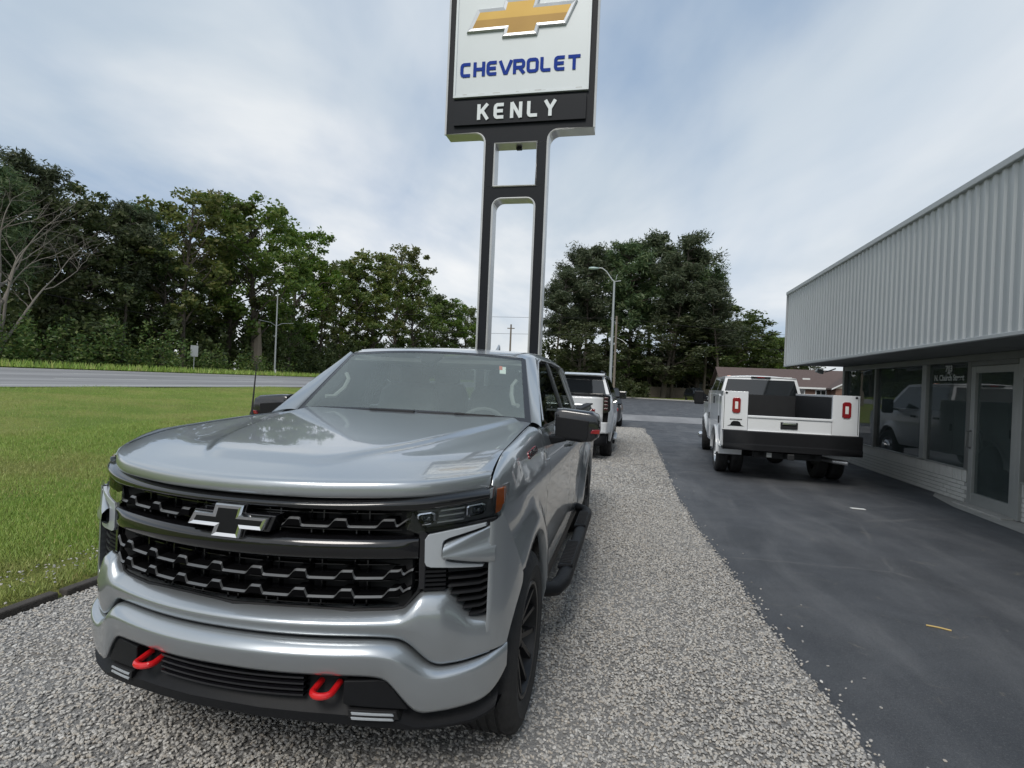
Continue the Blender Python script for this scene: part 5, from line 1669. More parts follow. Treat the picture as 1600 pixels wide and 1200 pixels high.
mb = MB(); mb.grid([[(x, y, z) for x in (-1.19, -.6, 0, .6, 1.19)] for y, z in ((-1.0, .955), (-1.27, .955), (-1.285, .94), (-1.285, .72), (-1.31, .70), (-1.31, .60), (-1.2, .585), (-1.0, .60))])
bp_ = mb.build('step_bumper', MT['plastic'], sv, True, 25, solid=.01)
mb = MB(); mb.box(-.06, .06, -1.33, -.6, .46, .57); mb.box(-.6, .6, -1.0, -.88, .44, .56); mb.build('hitch', MT['steel'], sv, bevel=.01)
mb = MB(); mb.box(-.36, -.27, -1.02, -1.005, .46, .545); mb.build('tag_plate', MT['paper'], sv)
mb = MB()
for x in (-.45, .45): mb.box(x-.05, x+.05, -1.0, 5.5, .48, .68)
mb.tube([(-.75, 0, .42), (.75, 0, .42)], .07, 10); mb.lathe([(.001, -.2), (.15, -.14), (.19, 0), (.15, .14), (.001, .2)], 14, (0, 0, .42), 'y')
mb.build('chassis', MT['dark'], sv, True, 40)
mb = MB(); mb.tube([(.55, -.4, .48), (.8, -1.05, .47), (1.0, -1.15, .46)], .045, 10); mb.build('exhaust', MT['alu'], sv, True)
# cab lower
def u_cab(y, z):
    u = tab(z, [(.5, .93), (.7, .985), (1.0, 1.0), (1.25, .99), (1.42, .955)])
    r = math.hypot(y-4.37, z-.44); u += .07*(1-sstep(.53, .66, r))
    if y > 5.1: u -= .10*((y-5.1)/.7)**2
    return u
cab_zt = lambda y: tab(y, [(1.85, 1.42), (4.4, 1.40), (5.0, 1.38), (5.8, 1.30)])
for sx in (-1, 1):
    mb = MB(); side_skin(mb, sx, 1.82, 5.8, (4.37,), .52, .44, lambda y: .50, cab_zt, u_cab, n=22); mb.build('cab_side', MT['white'], sv, True, 40)
    mb = MB(); mb.grid([[(sx*.5, 4.37-.53*math.cos(math.pi*k/14), .42+.53*math.sin(math.pi*k/14)), (sx*.95, 4.37-.53*math.cos(math.pi*k/14), .42+.53*math.sin(math.pi*k/14))] for k in range(15)]); mb.build('wheel_well', MT['dark'], sv, True)
mb = MB(); mb.grid([[(s_*u_cab(1.82, z), 1.82, z) for s_ in (-1, -.5, 0, .5, 1)] for z in (.5, .9, 1.42)]); mb.grid([[(s_*u_cab(5.8, z), 5.8+.05*(1-s_*s_), z) for s_ in (-1, -.5, 0, .5, 1)] for z in (.5, .9, 1.30)]); mb.build('cab_ends', MT['white'], sv, True)
mb = MB(); mb.grid([[(s_*u_cab(y, cab_zt(y)), y, cab_zt(y)+.05*(1-s_*s_)) for s_ in frange(-1, 1, 9)] for y in frange(4.55, 5.8, 7)]); mb.build('hood', MT['white'], sv, True)
# greenhouse
gb = [(-.955, 1.82), (.955, 1.82), (.955, 4.75), (-.955, 4.75)]; gt = [(-.79, 1.98), (.79, 1.98), (.79, 3.95), (-.79, 3.95)]
mb = MB(); mb.grid([[(lerp(a[0], b_[0], t_)*(1 - .0), lerp(a[1], b_[1], t_), lerp(1.42, 2.06, t_)) for a, b_ in zip(gb, gt)] for t_ in (0, .5, 1)], closed=True)
mb.build('cab_pillars', MT['white'], sv)
mb = MB(); mb.grid([[(s_*(.80-.02*abs(t_-.5)), lerp(1.965, 3.97, t_), 2.062+.055*(1-s_*s_)*(1-(2*t_-1)**4*.6)) for s_ in frange(-1, 1, 11)] for t_ in frange(0, 1, 9)]); rf_ = mb.build('roof', MT['white'], sv, True, solid=.03)
mb = MB(); mb.box(-.22, .22, 1.93, 1.965, 2.035, 2.075); bl_ = mb.build('brake_light', MT['plastic'], rf_, bevel=.008)
mb = MB(); mb.box(-.08, .08, 1.922, 1.931, 2.045, 2.066); mb.build('red_lens', MT['redlens'], bl_)
for k, x in enumerate((-.5, -.25, 0, .25, .5)):
    mb = MB(); mb.box(x-.05, x+.05, 3.70, 3.80, 2.10, 2.125); mb.build('roof_marker', MT['amber'], rf_, bevel=.01)
def gpt(a, b_, z): return None
tz = lambda z: (z-1.42)/.64
yr = lambda z: lerp(1.82, 1.98, tz(z))-.004
xr = lambda z: lerp(.955, .79, tz(z))
quadpanel('rear_window', [(-xr(1.47)+.07, yr(1.47), 1.47), (xr(1.47)-.07, yr(1.47), 1.47), (xr(2.0)-.06, yr(2.0), 2.0), (-xr(2.0)+.06, yr(2.0), 2.0)], MT['darkglass'], sv, .006, .0)
for sx in (-1, 1):
    for y0, y1, t0, t1 in ((1.98, 2.80, 2.08, 2.80), (2.90, 4.52, 2.90, 3.88)):
        quadpanel('side_window', [(sx*(xr(1.45)+.004), y0, 1.45), (sx*(xr(1.45)+.004), y1, 1.45), (sx*(xr(2.0)+.004), t1, 2.0), (sx*(xr(2.0)+.004), t0, 2.0)], MT['darkglass'], sv, .006*sx, .0)
    m_ = MB(); m_.box(min(sx*1.10, sx*1.36), max(sx*1.10, sx*1.36), 3.98, 4.10, 1.30, 1.68); mm = m_.build('door_mirror', MT['plastic'], sv, bevel=.035)
    m_ = MB(); m_.tube([(sx*.95, 4.08, 1.40), (sx*1.15, 4.05, 1.42)], .03, 6); m_.build('mirror_arm', MT['plastic'], mm, True)
    for y in (2.1, 3.1):
        m_ = MB(); m_.box(min(sx*.995, sx*1.03), max(sx*.995, sx*1.03), y, y+.2, 1.24, 1.29); m_.build('door_handle', MT['plastic'], sv, bevel=.01)
quadpanel('windscreen', [(.86, 4.77, 1.47), (-.86, 4.77, 1.47), (-.74, 4.0, 2.02), (.74, 4.0, 2.02)], MT['darkglass'], sv, .006, 0)
RIM2 = rim_mesh(.23, .235, 8, MT['rimsteel'], False, .10)
TYRE2 = tyre_mesh(.42, .235, .232, 80)
for sx in (-1, 1):
    add_wheel(sv, RIM2, TYRE2, (sx*1.075, 0, .42), sx); add_wheel(sv, RIM2, TYRE2, (sx*.79, 0, .42), sx)
    w_ = add_wheel(sv, RIM2, TYRE2, (sx*.95, 4.37, .42), sx, R(-6))
    mb = MB(); mb.lathe([(.17, .06), (.15, .13), (.10, .15), (.085, .21), (.06, .23), (.001, .232)], 20); mb.build('hub_cap', MT['chrome'], w_, True)

# ---------------------------------------------------------------- white SUV parked behind the sign
su = tag(empty('parked_suv', (-1.38, 13.72, 0)), 'white SUV parked on the gravel beyond the pickup, seen from its rear corner', 'SUV')
def u_suv(y, z):
    u = tab(z, [(.40, .95), (.6, .985), (.9, 1.01), (1.15, 1.02), (1.35, 1.0), (1.50, .955)])
    for c in (0, 3.07):
        r = math.hypot(y-c, z-.41); u += .025*(1-sstep(.50, .64, r))
    if y < -.65: u -= .10*((-.65-y)/.4)**2
    if y > 3.6: u -= .12*((y-3.6)/.6)**2
    return u
suv_zt = lambda y: tab(y, [(-1.05, 1.50), (2.2, 1.48), (2.9, 1.42), (3.5, 1.34), (4.15, 1.22)])
suv_zb = lambda y: tab(y, [(-1.05, .63), (-.60, .63), (-.55, .40), (3.6, .40), (4.15, .45)], False)
for sx in (-1, 1):
    mb = MB(); side_skin(mb, sx, -1.04, 4.15, (0, 3.07), .48, .41, suv_zb, suv_zt, u_suv, n=28); mb.build('body_side', MT['white'], su, True, 40)
    for c in (0, 3.07):
        mb = MB(); mb.grid([[(sx*x, c-.49*math.cos(math.pi*k/14), .40+.49*math.sin(math.pi*k/14)) for x in (.5, .95)] for k in range(15)]); mb.build('wheel_well', MT['dark'], su, True)
    mb = MB(); mb.tube([(sx*.98, .62, .38), (sx*1.03, .75, .36), (sx*1.03, 2.3, .36), (sx*.98, 2.45, .38)], .05, 8, squash=.6); mb.build('running_board', MT['alu'], su, True)
    mb = MB(); mb.grid([[(sx*(u_suv(y, z)+.012), y, z) for z in (.40, .55, .60)] for y in frange(.55, 2.5, 6)]); mb.build('rocker_trim', MT['plastic'], su, True)
    # upper body side: pillars then glass
    gu = lambda z: tab(z, [(1.49, .955), (1.92, .80)], False)
    mb = MB(); rows = []
    for t_ in frange(0, 1, 5):
        z = lerp(1.485, 1.93, t_)
        rows.append([(sx*gu(z), lerp(-1.0, -.80, t_), z), (sx*gu(z), 0, z), (sx*gu(z), 1.2, z), (sx*gu(z), lerp(2.95, 2.05, t_), z)])
    mb.grid(rows); mb.build('window_pillars', MT['white'], su, True)
    for ya, yb, ta, tb in ((-.66, .10, -.56, .06), (.18, 1.02, .14, 1.0), (1.10, 2.72, 1.10, 1.98)):
        quadpanel('side_window', [(sx*(gu(1.52)+.004), ya, 1.52), (sx*(gu(1.52)+.004), yb, 1.52), (sx*(gu(1.86)+.004), tb, 1.86), (sx*(gu(1.86)+.004), ta, 1.86)], MT['darkglass'], su, .005*sx, 0)
    mb = MB(); mb.tube([(sx*.70, -.6, 1.985), (sx*.71, -.5, 2.02), (sx*.71, 1.7, 2.02), (sx*.70, 1.85, 1.985)], .018, 6); mb.build('roof_rail', MT['plastic'], su, True)
    mb = MB(); mb.box(min(sx*1.07, sx*1.28), max(sx*1.07, sx*1.28), 2.42, 2.55, 1.34, 1.56); mm = mb.build('door_mirror', MT['gloss'], su, bevel=.03)
    mb = MB(); mb.tube([(sx*.96, 2.5, 1.38), (sx*1.12, 2.48, 1.38)], .03, 6); mb.build('mirror_arm', MT['plastic'], mm, True)
    for y in (.45, 1.45):
        mb = MB(); mb.box(min(sx*1.0, sx*1.045), max(sx*1.0, sx*1.045), y, y+.2, 1.26, 1.30); mb.build('door_handle', MT['chrome'], su, bevel=.01)
    # tail light
    mb = MB(); mb.prism([(.80, 1.07), (.93, 1.10), (.965, 1.15), (.955, 1.46), (.83, 1.49), (.80, 1.46)], lambda a, b, d: (sx*a, -1.075+d+.35*max(0, a-.86), b), -.012, .10); tl = mb.build('tail_light', MT['gloss'], su, bevel=.01)
    for z in (1.14, 1.22, 1.30, 1.38):
        mb = MB(); mb.box(min(sx*.82, sx*.905), max(sx*.82, sx*.905), -1.090, -1.08, z, z+.05); mb.build('lamp_segment', MT['smoke'], tl, bevel=.004)
mb = MB(); mb.grid([[(s_*tab(abs(s_), [(0, .80), (1, .80)]), -1.06-.03*(1-s_*s_), z) for s_ in frange(-1, 1, 7)] for z in (.86, 1.0, 1.2, 1.38, 1.43)]); mb.build('tailgate', MT['white'], su, True, solid=.03)
mb = MB(); mb.prism([(-.30, -.10), (.30, -.10), (.26, .06), (-.26, .06)], lambda a, b, d: (a, -1.086-d, 1.10+b), 0, .008); mb.build('plate_recess', MT['dark'], su, bevel=.004)
mb = MB(); mb.box(-.80, .80, -1.075, -1.03, 1.432, 1.505); mb.build('tailgate_strip', MT['gloss'], su, bevel=.006)
mb = MB(); mb.grid([[(s_*lerp(.93, .78, t_), lerp(-1.05, -.80, t_)-.03*(1-s_*s_), lerp(1.50, 1.93, t_)) for s_ in frange(-1, 1, 9)] for t_ in frange(0, 1, 4)]); mb.build('hatch_frame', MT['white'], su, True)
mb = MB(); mb.grid([[(s_*lerp(.85, .74, t_), lerp(-1.066, -.835, t_)-.03*(1-s_*s_), lerp(1.51, 1.90, t_)) for s_ in frange(-1, 1, 9)] for t_ in frange(0, 1, 4)]); rw = mb.build('rear_window', MT['darkglass'], su, True)
mb = MB(); mb.grid([[(s_*.80, y-.03*(1-s_*s_), z) for s_ in frange(-1, 1, 9)] for y, z in ((-.93, 1.895), (-.95, 1.925), (-.80, 1.965), (-.6, 1.975))]); mb.build('spoiler', MT['white'], su, True, solid=.02)
mb = MB(); mb.grid([[(s_*.81, lerp(-.82, 2.02, t_), 1.93+.06*(1-abs(s_)**2.5)*(1-.5*(2*t_-1)**4)) for s_ in frange(-1, 1, 13)] for t_ in frange(0, 1, 9)]); mb.build('roof', MT['white'], su, True)
quadpanel('windscreen', [(.90, 3.0, 1.46), (-.90, 3.0, 1.46), (-.76, 2.08, 1.92), (.76, 2.08, 1.92)], MT['darkglass'], su, .006, 0)
mb = MB(); mb.grid([[(s_*u_suv(y, suv_zt(y)), y, suv_zt(y)+.05*(1-s_*s_)) for s_ in frange(-1, 1, 9)] for y in frange(2.85, 4.15, 6)]); mb.grid([[(s_*u_suv(4.15, z), 4.15+.08*(1-s_*s_), z) for s_ in frange(-1, 1, 9)] for z in (.45, .8, 1.22)]); mb.build('hood', MT['white'], su, True)
mb = MB(); mb.grid([[(s_*(.97-.03*(z < .6)), -1.06-.06*(1-s_*s_)+.14*max(0, abs(s_)-.8)/.2, z) for s_ in frange(-1, 1, 11)] for z in (.62, .66, .84, .87)]); mb.build('rear_bumper', MT['white'], su, True, solid=.03)
mb = MB(); mb.grid([[(s_*(.90), -1.05-.05*(1-s_*s_)+.10*max(0, abs(s_)-.8)/.2, z) for s_ in frange(-1, 1, 11)] for z in (.34, .42, .63)]); mb.build('rear_valance', MT['plastic'], su, True, solid=.03)
mb = MB(); mb.box(-.9, .9, -.95, 4.0, .38, .55); mb.box(-.93, .93, -.9, 2.6, .55, 1.45); mb.build('underbody', MT['dark'], su)
TYRE3 = tyre_mesh(.41, .275, .285, 72); RIM3 = rim_mesh(.275, .285, 6, MT['gloss'])
for sx in (-1, 1):
    for y in (0, 3.07): add_wheel(su, RIM3, TYRE3, (sx*.86, y, .41), sx)

# ---------------------------------------------------------------- small distant vehicles
def far_car(name, label, cat, loc, rz, paint, L=4.7, W=1.85, Hb=.95, Hr=1.65, wheel=.33):
    c_ = tag(empty(name, loc, rz), label, cat)
    h = W/2
    uf = lambda y, z: tab(z, [(.25, h-.10), (.45, h-.02), (.7, h), (Hb, h-.05)]) - .12*max(0, (abs(y)-L/2+.6)/.6)**2
    zt = lambda y: tab(y, [(-L/2, Hb-.06), (-L/2+.6, Hb), (L*.18, Hb), (L/2-.3, Hb-.12), (L/2, Hb-.28)])
    ax = (-L*.29, L*.30)
    for sx in (-1, 1):
        mb = MB(); side_skin(mb, sx, -L/2, L/2, ax, wheel+.06, wheel, lambda y: .24, zt, uf, 8, 18); mb.build('body_side', paint, c_, True, 40)
    mb = MB(); mb.grid([[(s_*uf(y, zt(y)), y, zt(y)+.03*(1-s_*s_)) for s_ in (-1, -.5, 0, .5, 1)] for y in frange(-L/2, L/2, 14)])
    for ye, sg in ((-L/2, -1), (L/2, 1)): mb.grid([[(s_*uf(ye, z), ye+sg*.08*(1-s_*s_), z) for s_ in (-1, -.5, 0, .5, 1)] for z in (.24, .5, zt(ye))])
    mb.build('body', paint, c_, True, 40)
    y0, y1, y2, y3 = -L*.46, -L*.36, L*.06, L*.24
    mb = MB(); mb.grid([[(sx*lerp(h-.06, h-.24, t_), lerp(a, b_, t_), lerp(Hb, Hr, t_)) for sx, a, b_ in ((-1, y0, y1), (1, y0, y1), (1, y3, y2), (-1, y3, y2))] for t_ in (0, 1)], closed=True); mb.build('windows', MT['darkglass'], c_)
    mb = MB(); mb.grid([[(s_*(h-.23), lerp(y1-.02, y2+.02, t_), Hr+.04*(1-s_*s_)) for s_ in (-1, -.5, 0, .5, 1)] for t_ in (0, .5, 1)]); mb.build('roof', paint, c_, True, solid=.03)
    ty = TYRE3; 
    for sx in (-1, 1):
        for a in ax: add_wheel(c_, RIM3, TYRE3, (sx*(h-.13), a, wheel), sx, 0, wheel/.41)
        mb = MB(); mb.box(sx*(h-.35)-.12, sx*(h-.35)+.12, -L/2-.09, -L/2+.02, Hb-.30, Hb-.18); mb.build('tail_light', MT['redlens'], c_, bevel=.01)
        mb = MB(); mb.box(sx*(h-.35)-.13, sx*(h-.35)+.13, L/2-.05, L/2+.06, Hb-.42, Hb-.30); mb.build('headlight', MT['drl'], c_, bevel=.01)
    return c_
pg_ = pmat('graphite_paint', (.05, .052, .058), .3, .3, .05, 3, coat=1)
pd_ = pmat('dark_blue_paint', (.02, .024, .032), .3, .3, .05, 3, coat=1); pr_ = pmat('red_paint', (.30, .015, .02), .3, .2, .05, 3, coat=1)
far_car('parked_car', 'dark car with red tail lamps half hidden beyond the front of the white SUV', 'car', (-1.25, 25.8, 0), R(3), pg_, 4.6, 1.8, .98, 1.62)
far_car('parked_car', 'dark car parked in front of the far white house under the pines', 'car', (9.6, 88, .12), R(200), pd_, 4.7, 1.9, 1.05, 1.85)
# ================================================================== trees
def leafmat(name, cols, trans=.25):
    m, t, b = node_mat(name)
    t.nodes.remove(b)
    g = t.nodes.new('ShaderNodeNewGeometry'); oi = t.nodes.new('ShaderNodeObjectInfo')
    cr = t.nodes.new('ShaderNodeValToRGB'); e = cr.color_ramp.elements
    e[0].position = 0; e[0].color = (*cols[0], 1); e[1].position = 1; e[1].color = (*cols[-1], 1)
    for i, c in enumerate(cols[1:-1]):
        q = e.new((i+1)/(len(cols)-1)); q.color = (*c, 1)
    t.links.new(g.outputs['Random Per Island'], cr.inputs[0])
    hs = t.nodes.new('ShaderNodeHueSaturation')
    t.links.new(cr.outputs[0], hs.inputs['Color'])
    t.links.new(tramp(t, oi.outputs['Random'], 0, 1, .485, .512), hs.inputs['Hue'])
    t.links.new(tramp(t, oi.outputs['Random'], 0, 1, .8, 1.2), hs.inputs['Value'])
    d = t.nodes.new('ShaderNodeBsdfDiffuse'); tr = t.nodes.new('ShaderNodeBsdfTranslucent'); mx = t.nodes.new('ShaderNodeMixShader')
    gl = t.nodes.new('ShaderNodeBsdfGlossy'); gl.inputs['Roughness'].default_value = .5
    mx2 = t.nodes.new('ShaderNodeMixShader'); mx2.inputs[0].default_value = .03
    t.links.new(hs.outputs[0], d.inputs[0]); t.links.new(hs.outputs[0], tr.inputs[0])
    t.links.new(tramp(t, oi.outputs['Random'], 0, 1, .85, 1.15), hs.inputs['Saturation'])
    mx.inputs[0].default_value = trans
    t.links.new(d.outputs[0], mx.inputs[1]); t.links.new(tr.outputs[0], mx.inputs[2])
    t.links.new(mx.outputs[0], mx2.inputs[1]); t.links.new(gl.outputs[0], mx2.inputs[2])
    t.links.new(mx2.outputs[0], t.nodes['Material Output'].inputs[0])
    return m
MT['leaf_dark'] = leafmat('leaf_dark_green', [(.044, .068, .026), (.068, .100, .034), (.096, .132, .043), (.126, .145, .055)], .38)
MT['leaf_mid'] = leafmat('leaf_mid_green', [(.062, .106, .026), (.095, .148, .036), (.130, .178, .044), (.165, .190, .055)], .45)
MT['leaf_yel'] = leafmat('leaf_yellow_green', [(.072, .112, .026), (.115, .162, .036), (.165, .195, .048), (.225, .220, .066)], .5)
MT['needle'] = leafmat('pine_needles', [(.044, .072, .038), (.070, .105, .050), (.096, .132, .060), (.128, .150, .074)], .34)
MT['bushleaf'] = leafmat('shrub_leaves', [(.046, .086, .030), (.078, .124, .040), (.115, .155, .052), (.160, .175, .066)], .4)
MT['bark'] = pmat('bark', (.085, .072, .058), .9, 0, .4, 6, bump=.8, bscale=25)
MT['bark_pale'] = pmat('pale_dead_wood', (.17, .152, .132), .85, 0, .3, 4, bump=.5, bscale=20)
MT['bark_trunk'] = pmat('grey_tan_bark', (.20, .165, .13), .9, 0, .35, 5, bump=.8, bscale=18)

def leaf_mesh(name, cent, rad, per, size, aspect, mat, g, flat=.65, shell=.55, droop=0.0):
    """many small rhombic leaves spread through ellipsoidal clumps"""
    n = len(cent)
    idx = np.repeat(np.arange(n), per)
    N = len(idx)
    d = g.normal(size=(N, 3)); d /= np.linalg.norm(d, axis=1)[:, None]
    r = shell + (1-shell)*g.random(N)
    r = np.where(g.random(N) < .3, g.random(N), r)
    R_ = np.asarray(rad)[idx][:, None]
    pos = np.asarray(cent)[idx] + d*r[:, None]*R_*np.array([1, 1, flat])
    a = g.normal(size=(N, 3)); a /= np.linalg.norm(a, axis=1)[:, None]
    a[:, 2] *= .7; a[:, 2] -= droop
    a /= np.linalg.norm(a, axis=1)[:, None]
    up_ = g.normal(size=(N, 3)); 
    bvec = np.cross(a, up_); bvec /= np.linalg.norm(bvec, axis=1)[:, None]
    s = size*(.6+.8*g.random(N))[:, None]
    P = np.stack([pos-a*s, pos+bvec*s*aspect, pos+a*s, pos-bvec*s*aspect], 1).reshape(-1, 3)
    me = bpy.data.meshes.new(name)
    me.vertices.add(len(P)); me.vertices.foreach_set('co', P.astype(np.float32).ravel())
    me.loops.add(4*N); me.loops.foreach_set('vertex_index', np.arange(4*N, dtype=np.int32))
    me.polygons.add(N); me.polygons.foreach_set('loop_start', np.arange(0, 4*N, 4, dtype=np.int32)); me.polygons.foreach_set('loop_total', np.full(N, 4, dtype=np.int32))
    me.materials.append(mat); me.update(calc_edges=True); me.validate()
    return me
def limb(mb, a, b, r0, r1, g, n=5, sag=.04, sides=6):
    a, b = Vector(a), Vector(b); L_ = (b-a).length
    pts = []
    for i in range(n+1):
        t_ = i/n
        p = a.lerp(b, t_)
        if 0 < i < n: p += Vector((g.normal()*L_*.05, g.normal()*L_*.05, g.normal()*L_*.04))
        p.z -= sag*L_*math.sin(math.pi*t_)
        pts.append(p)
    mb.tube(pts, [lerp(r0, r1, i/n) for i in range(n+1)], sides, cap=False)
def make_tree(kind, seed):
    """unit height tree -> (trunk mesh, crown mesh)"""
    g = np.random.default_rng(seed)
    mb = MB(); cent = []; rad = []
    lean = g.normal(size=2)*.02
    def axis(z): return Vector((lean[0]*z + .012*math.sin(z*5+seed), lean[1]*z+.012*math.cos(z*4+seed*2), z))
    if kind == 'pine':
        top = .94; r0 = .0135
        mb.tube([axis(z) for z in frange(-.01, top, 12)], [lerp(r0, .003, (i/11)**.8) for i in range(12)], 8, cap=False)
        z = .42 + g.random()*.06
        while z < .97:
            k = (z-.42)/.55
            reach = .20*math.sin(math.pi*min(1, .22+.66*k))**.6*(.65+.5*g.random())
            for _ in range(int(3+2*g.random())):
                az = g.random()*2*math.pi; rr = reach*(.45+.75*g.random())
                tip = axis(z)+Vector((rr*math.cos(az), rr*math.sin(az), .02+.035*g.random()))
                limb(mb, axis(z-.02), tip, .004, .0012, g, 4, .05, 5)
                cent.append(tip); rad.append(.044+.034*g.random())
                if rr > .06: cent.append(axis(z).lerp(tip, .62)+Vector((0, 0, .012))); rad.append(.03+.022*g.random())
            z += .028+.02*g.random()
        cent.append(axis(.965)); rad.append(.035)
        per = 170; crown = leaf_mesh('crown', [tuple(c) for c in cent], rad, per, .0135, .24, MT['needle'], g, .85, .25)
    else:
        airy = kind == 'tulip'
        top = .90 if airy else .78; r0 = .015 if airy else .021
        mb.tube([axis(z) for z in frange(-.01, top, 11)], [lerp(r0, .003, (i/10)**.85) for i in range(11)], 8, cap=False)
        nl = 34 if airy else 44
        rx = .17 if airy else .27
        for i in range(nl):
            k = (i+.5)/nl
            zc_ = lerp(.30 if airy else .24, .95, k**.85)
            prof = math.sin(math.pi*min(1, max(.06, (zc_-.16)/.86)))**.6
            az = i*2.399 + g.normal()*.5
            rr = rx*prof*(.35+.75*g.random())
            c_ = axis(min(zc_, .9)) + Vector((rr*math.cos(az), rr*math.sin(az), zc_-min(zc_, .9) + g.normal()*.015))
            st = axis(max(.12, min(top-.02, zc_-.08-.5*rr)))
            limb(mb, st, c_, .0065*(1-.6*k), .0015, g, 5, -.05, 5)
            cent.append(c_); rad.append((.052 if airy else .068)*(.65+.6*g.random()))
            for _ in range(2):
                if g.random() < (.75 if airy else .85):
                    q = c_ + Vector(tuple(g.normal(size=3)*np.array([.05, .05, .035])))
                    if q.z < .96: cent.append(q); rad.append((.038 if airy else .05)*(.6+.6*g.random()))
        per = 74 if airy else 98
        mat = MT['leaf_yel'] if airy else (MT['leaf_mid'] if kind == 'oakb' else MT['leaf_dark'])
        crown = leaf_mesh('crown', [tuple(c) for c in cent], rad, per, .0105, .55, mat, g, .72, .35)
    trunk = mb.mesh('trunk', MT['bark'], True, 180)
    return trunk, crown
KINDS = {'pine': [make_tree('pine', s) for s in (1, 2, 3)], 'oak': [make_tree('oak', s) for s in (11, 12)],
         'oakb': [make_tree('oakb', s) for s in (21, 22)], 'tulip': [make_tree('tulip', s) for s in (31, 32)]}
TREES = [
  (-47.0, 32.7, 1.2, 14.7, 'pine', 'tall dark pine at the very left edge of the picture'),
  (-52.0, 38.8, 1.2, 17.9, 'pine', 'tallest dark pine crown rising behind the bare dead tree'),
  (-53.0, 41.9, 1.2, 17.8, 'oak', 'dark rounded crown just right of the dead tree'),
  (-50.0, 41.9, 1.2, 15.9, 'oak', 'dark crown stepping down right of the dead tree, above the pale bushes'),
  (-55.0, 48.7, 1.2, 16.3, 'oak', 'dark oak low in the dip left of the pine group'),
  (-49.0, 46.1, 1.2, 16.4, 'pine', 'slim pine with pale twigs between the dark oaks and the yellow tree'),
  (-54.0, 53.4, 1.2, 18.0, 'pine', 'rounded pine just left of the tall yellow tinted tree'),
  (-48.0, 49.6, 1.2, 13.1, 'oak', 'brownish lower tree in front of the yellow tinted tree'),
  (-46.0, 50.7, 1.2, 19.7, 'tulip', 'tall airy yellow tinted tree left of the twin big trees'),
  (-52.0, 60.8, 1.2, 14.7, 'oak', 'dark lower tree filling the gap between the two tall airy trees'),
  (-47.5, 58.6, 1.2, 22.1, 'tulip', 'tall airy tree with open left side above the road sign'),
  (-44.0, 59.3, 1.2, 21.6, 'oakb', 'big green tree with thick pale trunk standing by the utility pole'),
  (-50.0, 74.7, 1.2, 23.1, 'oakb', 'right shoulder crown of the big tree by the utility pole'),
  (-45.0, 66.1, 1.2, 9.9, 'oak', 'low dark tree behind the white utility pole'),
  (-48.0, 79.9, 1.2, 19.2, 'tulip', 'slender tree left of the gap right of the big oak'),
  (-55.0, 98.5, 1.2, 23.1, 'tulip', 'second slender tree right of the big oak'),
  (-50.0, 96.1, 1.2, 22.2, 'oakb', 'pointed green tree above the left roof corner of the pickup'),
  (-47.0, 97.6, 1.2, 24.9, 'tulip', 'tall pale green tree with bare stems above the pickup windscreen'),
  (-51.0, 116.4, 1.2, 30.6, 'tulip', 'tallest of the green trees above the pickup roof'),
  (-48.0, 119.1, 1.2, 24.4, 'oakb', 'sloping green tree right of the tallest one above the pickup roof'),
  (-52.0, 141.1, 1.2, 23.8, 'oak', 'dark tree stepping down toward the sign post'),
  (-48.0, 144.0, 1.2, 22.6, 'oakb', 'small round tree second from the left sign post'),
  (-47.0, 153.6, 1.2, 22.3, 'oakb', 'last small tree beside the left sign post'),
  (-12.1, 92.0, .1, 20.1, 'pine', 'low dark pine next to the right sign post'),
  (-10.3, 100.0, .1, 24.0, 'pine', 'pine left of the street lamp head'),
  (-7.8, 96.0, .1, 24.9, 'pine', 'broad pine crown behind the street lamp head'),
  (-4.8, 104.0, .1, 26.4, 'pine', 'pine directly behind the street lamp pole'),
  (-0.5, 98.0, .1, 25.8, 'pine', 'pine just right of the street lamp pole'),
  (3.0, 102.0, .1, 27.9, 'pine', 'tall pine left of the tallest pair on the right'),
  (6.7, 96.0, .1, 26.4, 'pine', 'tallest pine of the right hand group'),
  (9.9, 103.0, .1, 25.7, 'pine', 'pine on the right shoulder of the tallest one'),
  (11.9, 97.0, .1, 21.6, 'pine', 'slim open pine near the right end of the pine group'),
  (13.3, 92.0, .1, 18.1, 'pine', 'last thin pine at the right end of the pine group'),
  (14.6, 99.0, .1, 16.2, 'oak', 'rounded leafy tree where the pines slope down behind the service truck'),
  (16.6, 104.0, .1, 14.6, 'oakb', 'leafy tree between the pines and the brown roofed house'),
  (18.8, 108.0, .1, 14.6, 'oak', 'round dark tree above the service truck cab'),
  (22.8, 112.0, .1, 13.7, 'oak', 'round tree behind the brown roofed house'),
  (25.5, 110.0, .1, 12.4, 'oakb', 'tree beside the far end of the metal fascia'),
  (29.4, 114.0, .1, 12.2, 'oak', 'tree mostly hidden behind the metal fascia'),
  (-7.8, 88.0, .1, 11.8, 'oak', 'dark leafy tree left of the lamp pole under the pines'),
  (5.6, 95.0, .1, 13.9, 'oak', 'dark leafy tree under the tallest pine'),
  (11.2, 100.0, .1, 13.0, 'oak', 'leafy tree above the white house'),
  (-1.1, 97.0, .1, 11.9, 'oak', 'dark leafy tree right of the lamp pole under the pines'),
]
rt_ = random.Random(99)
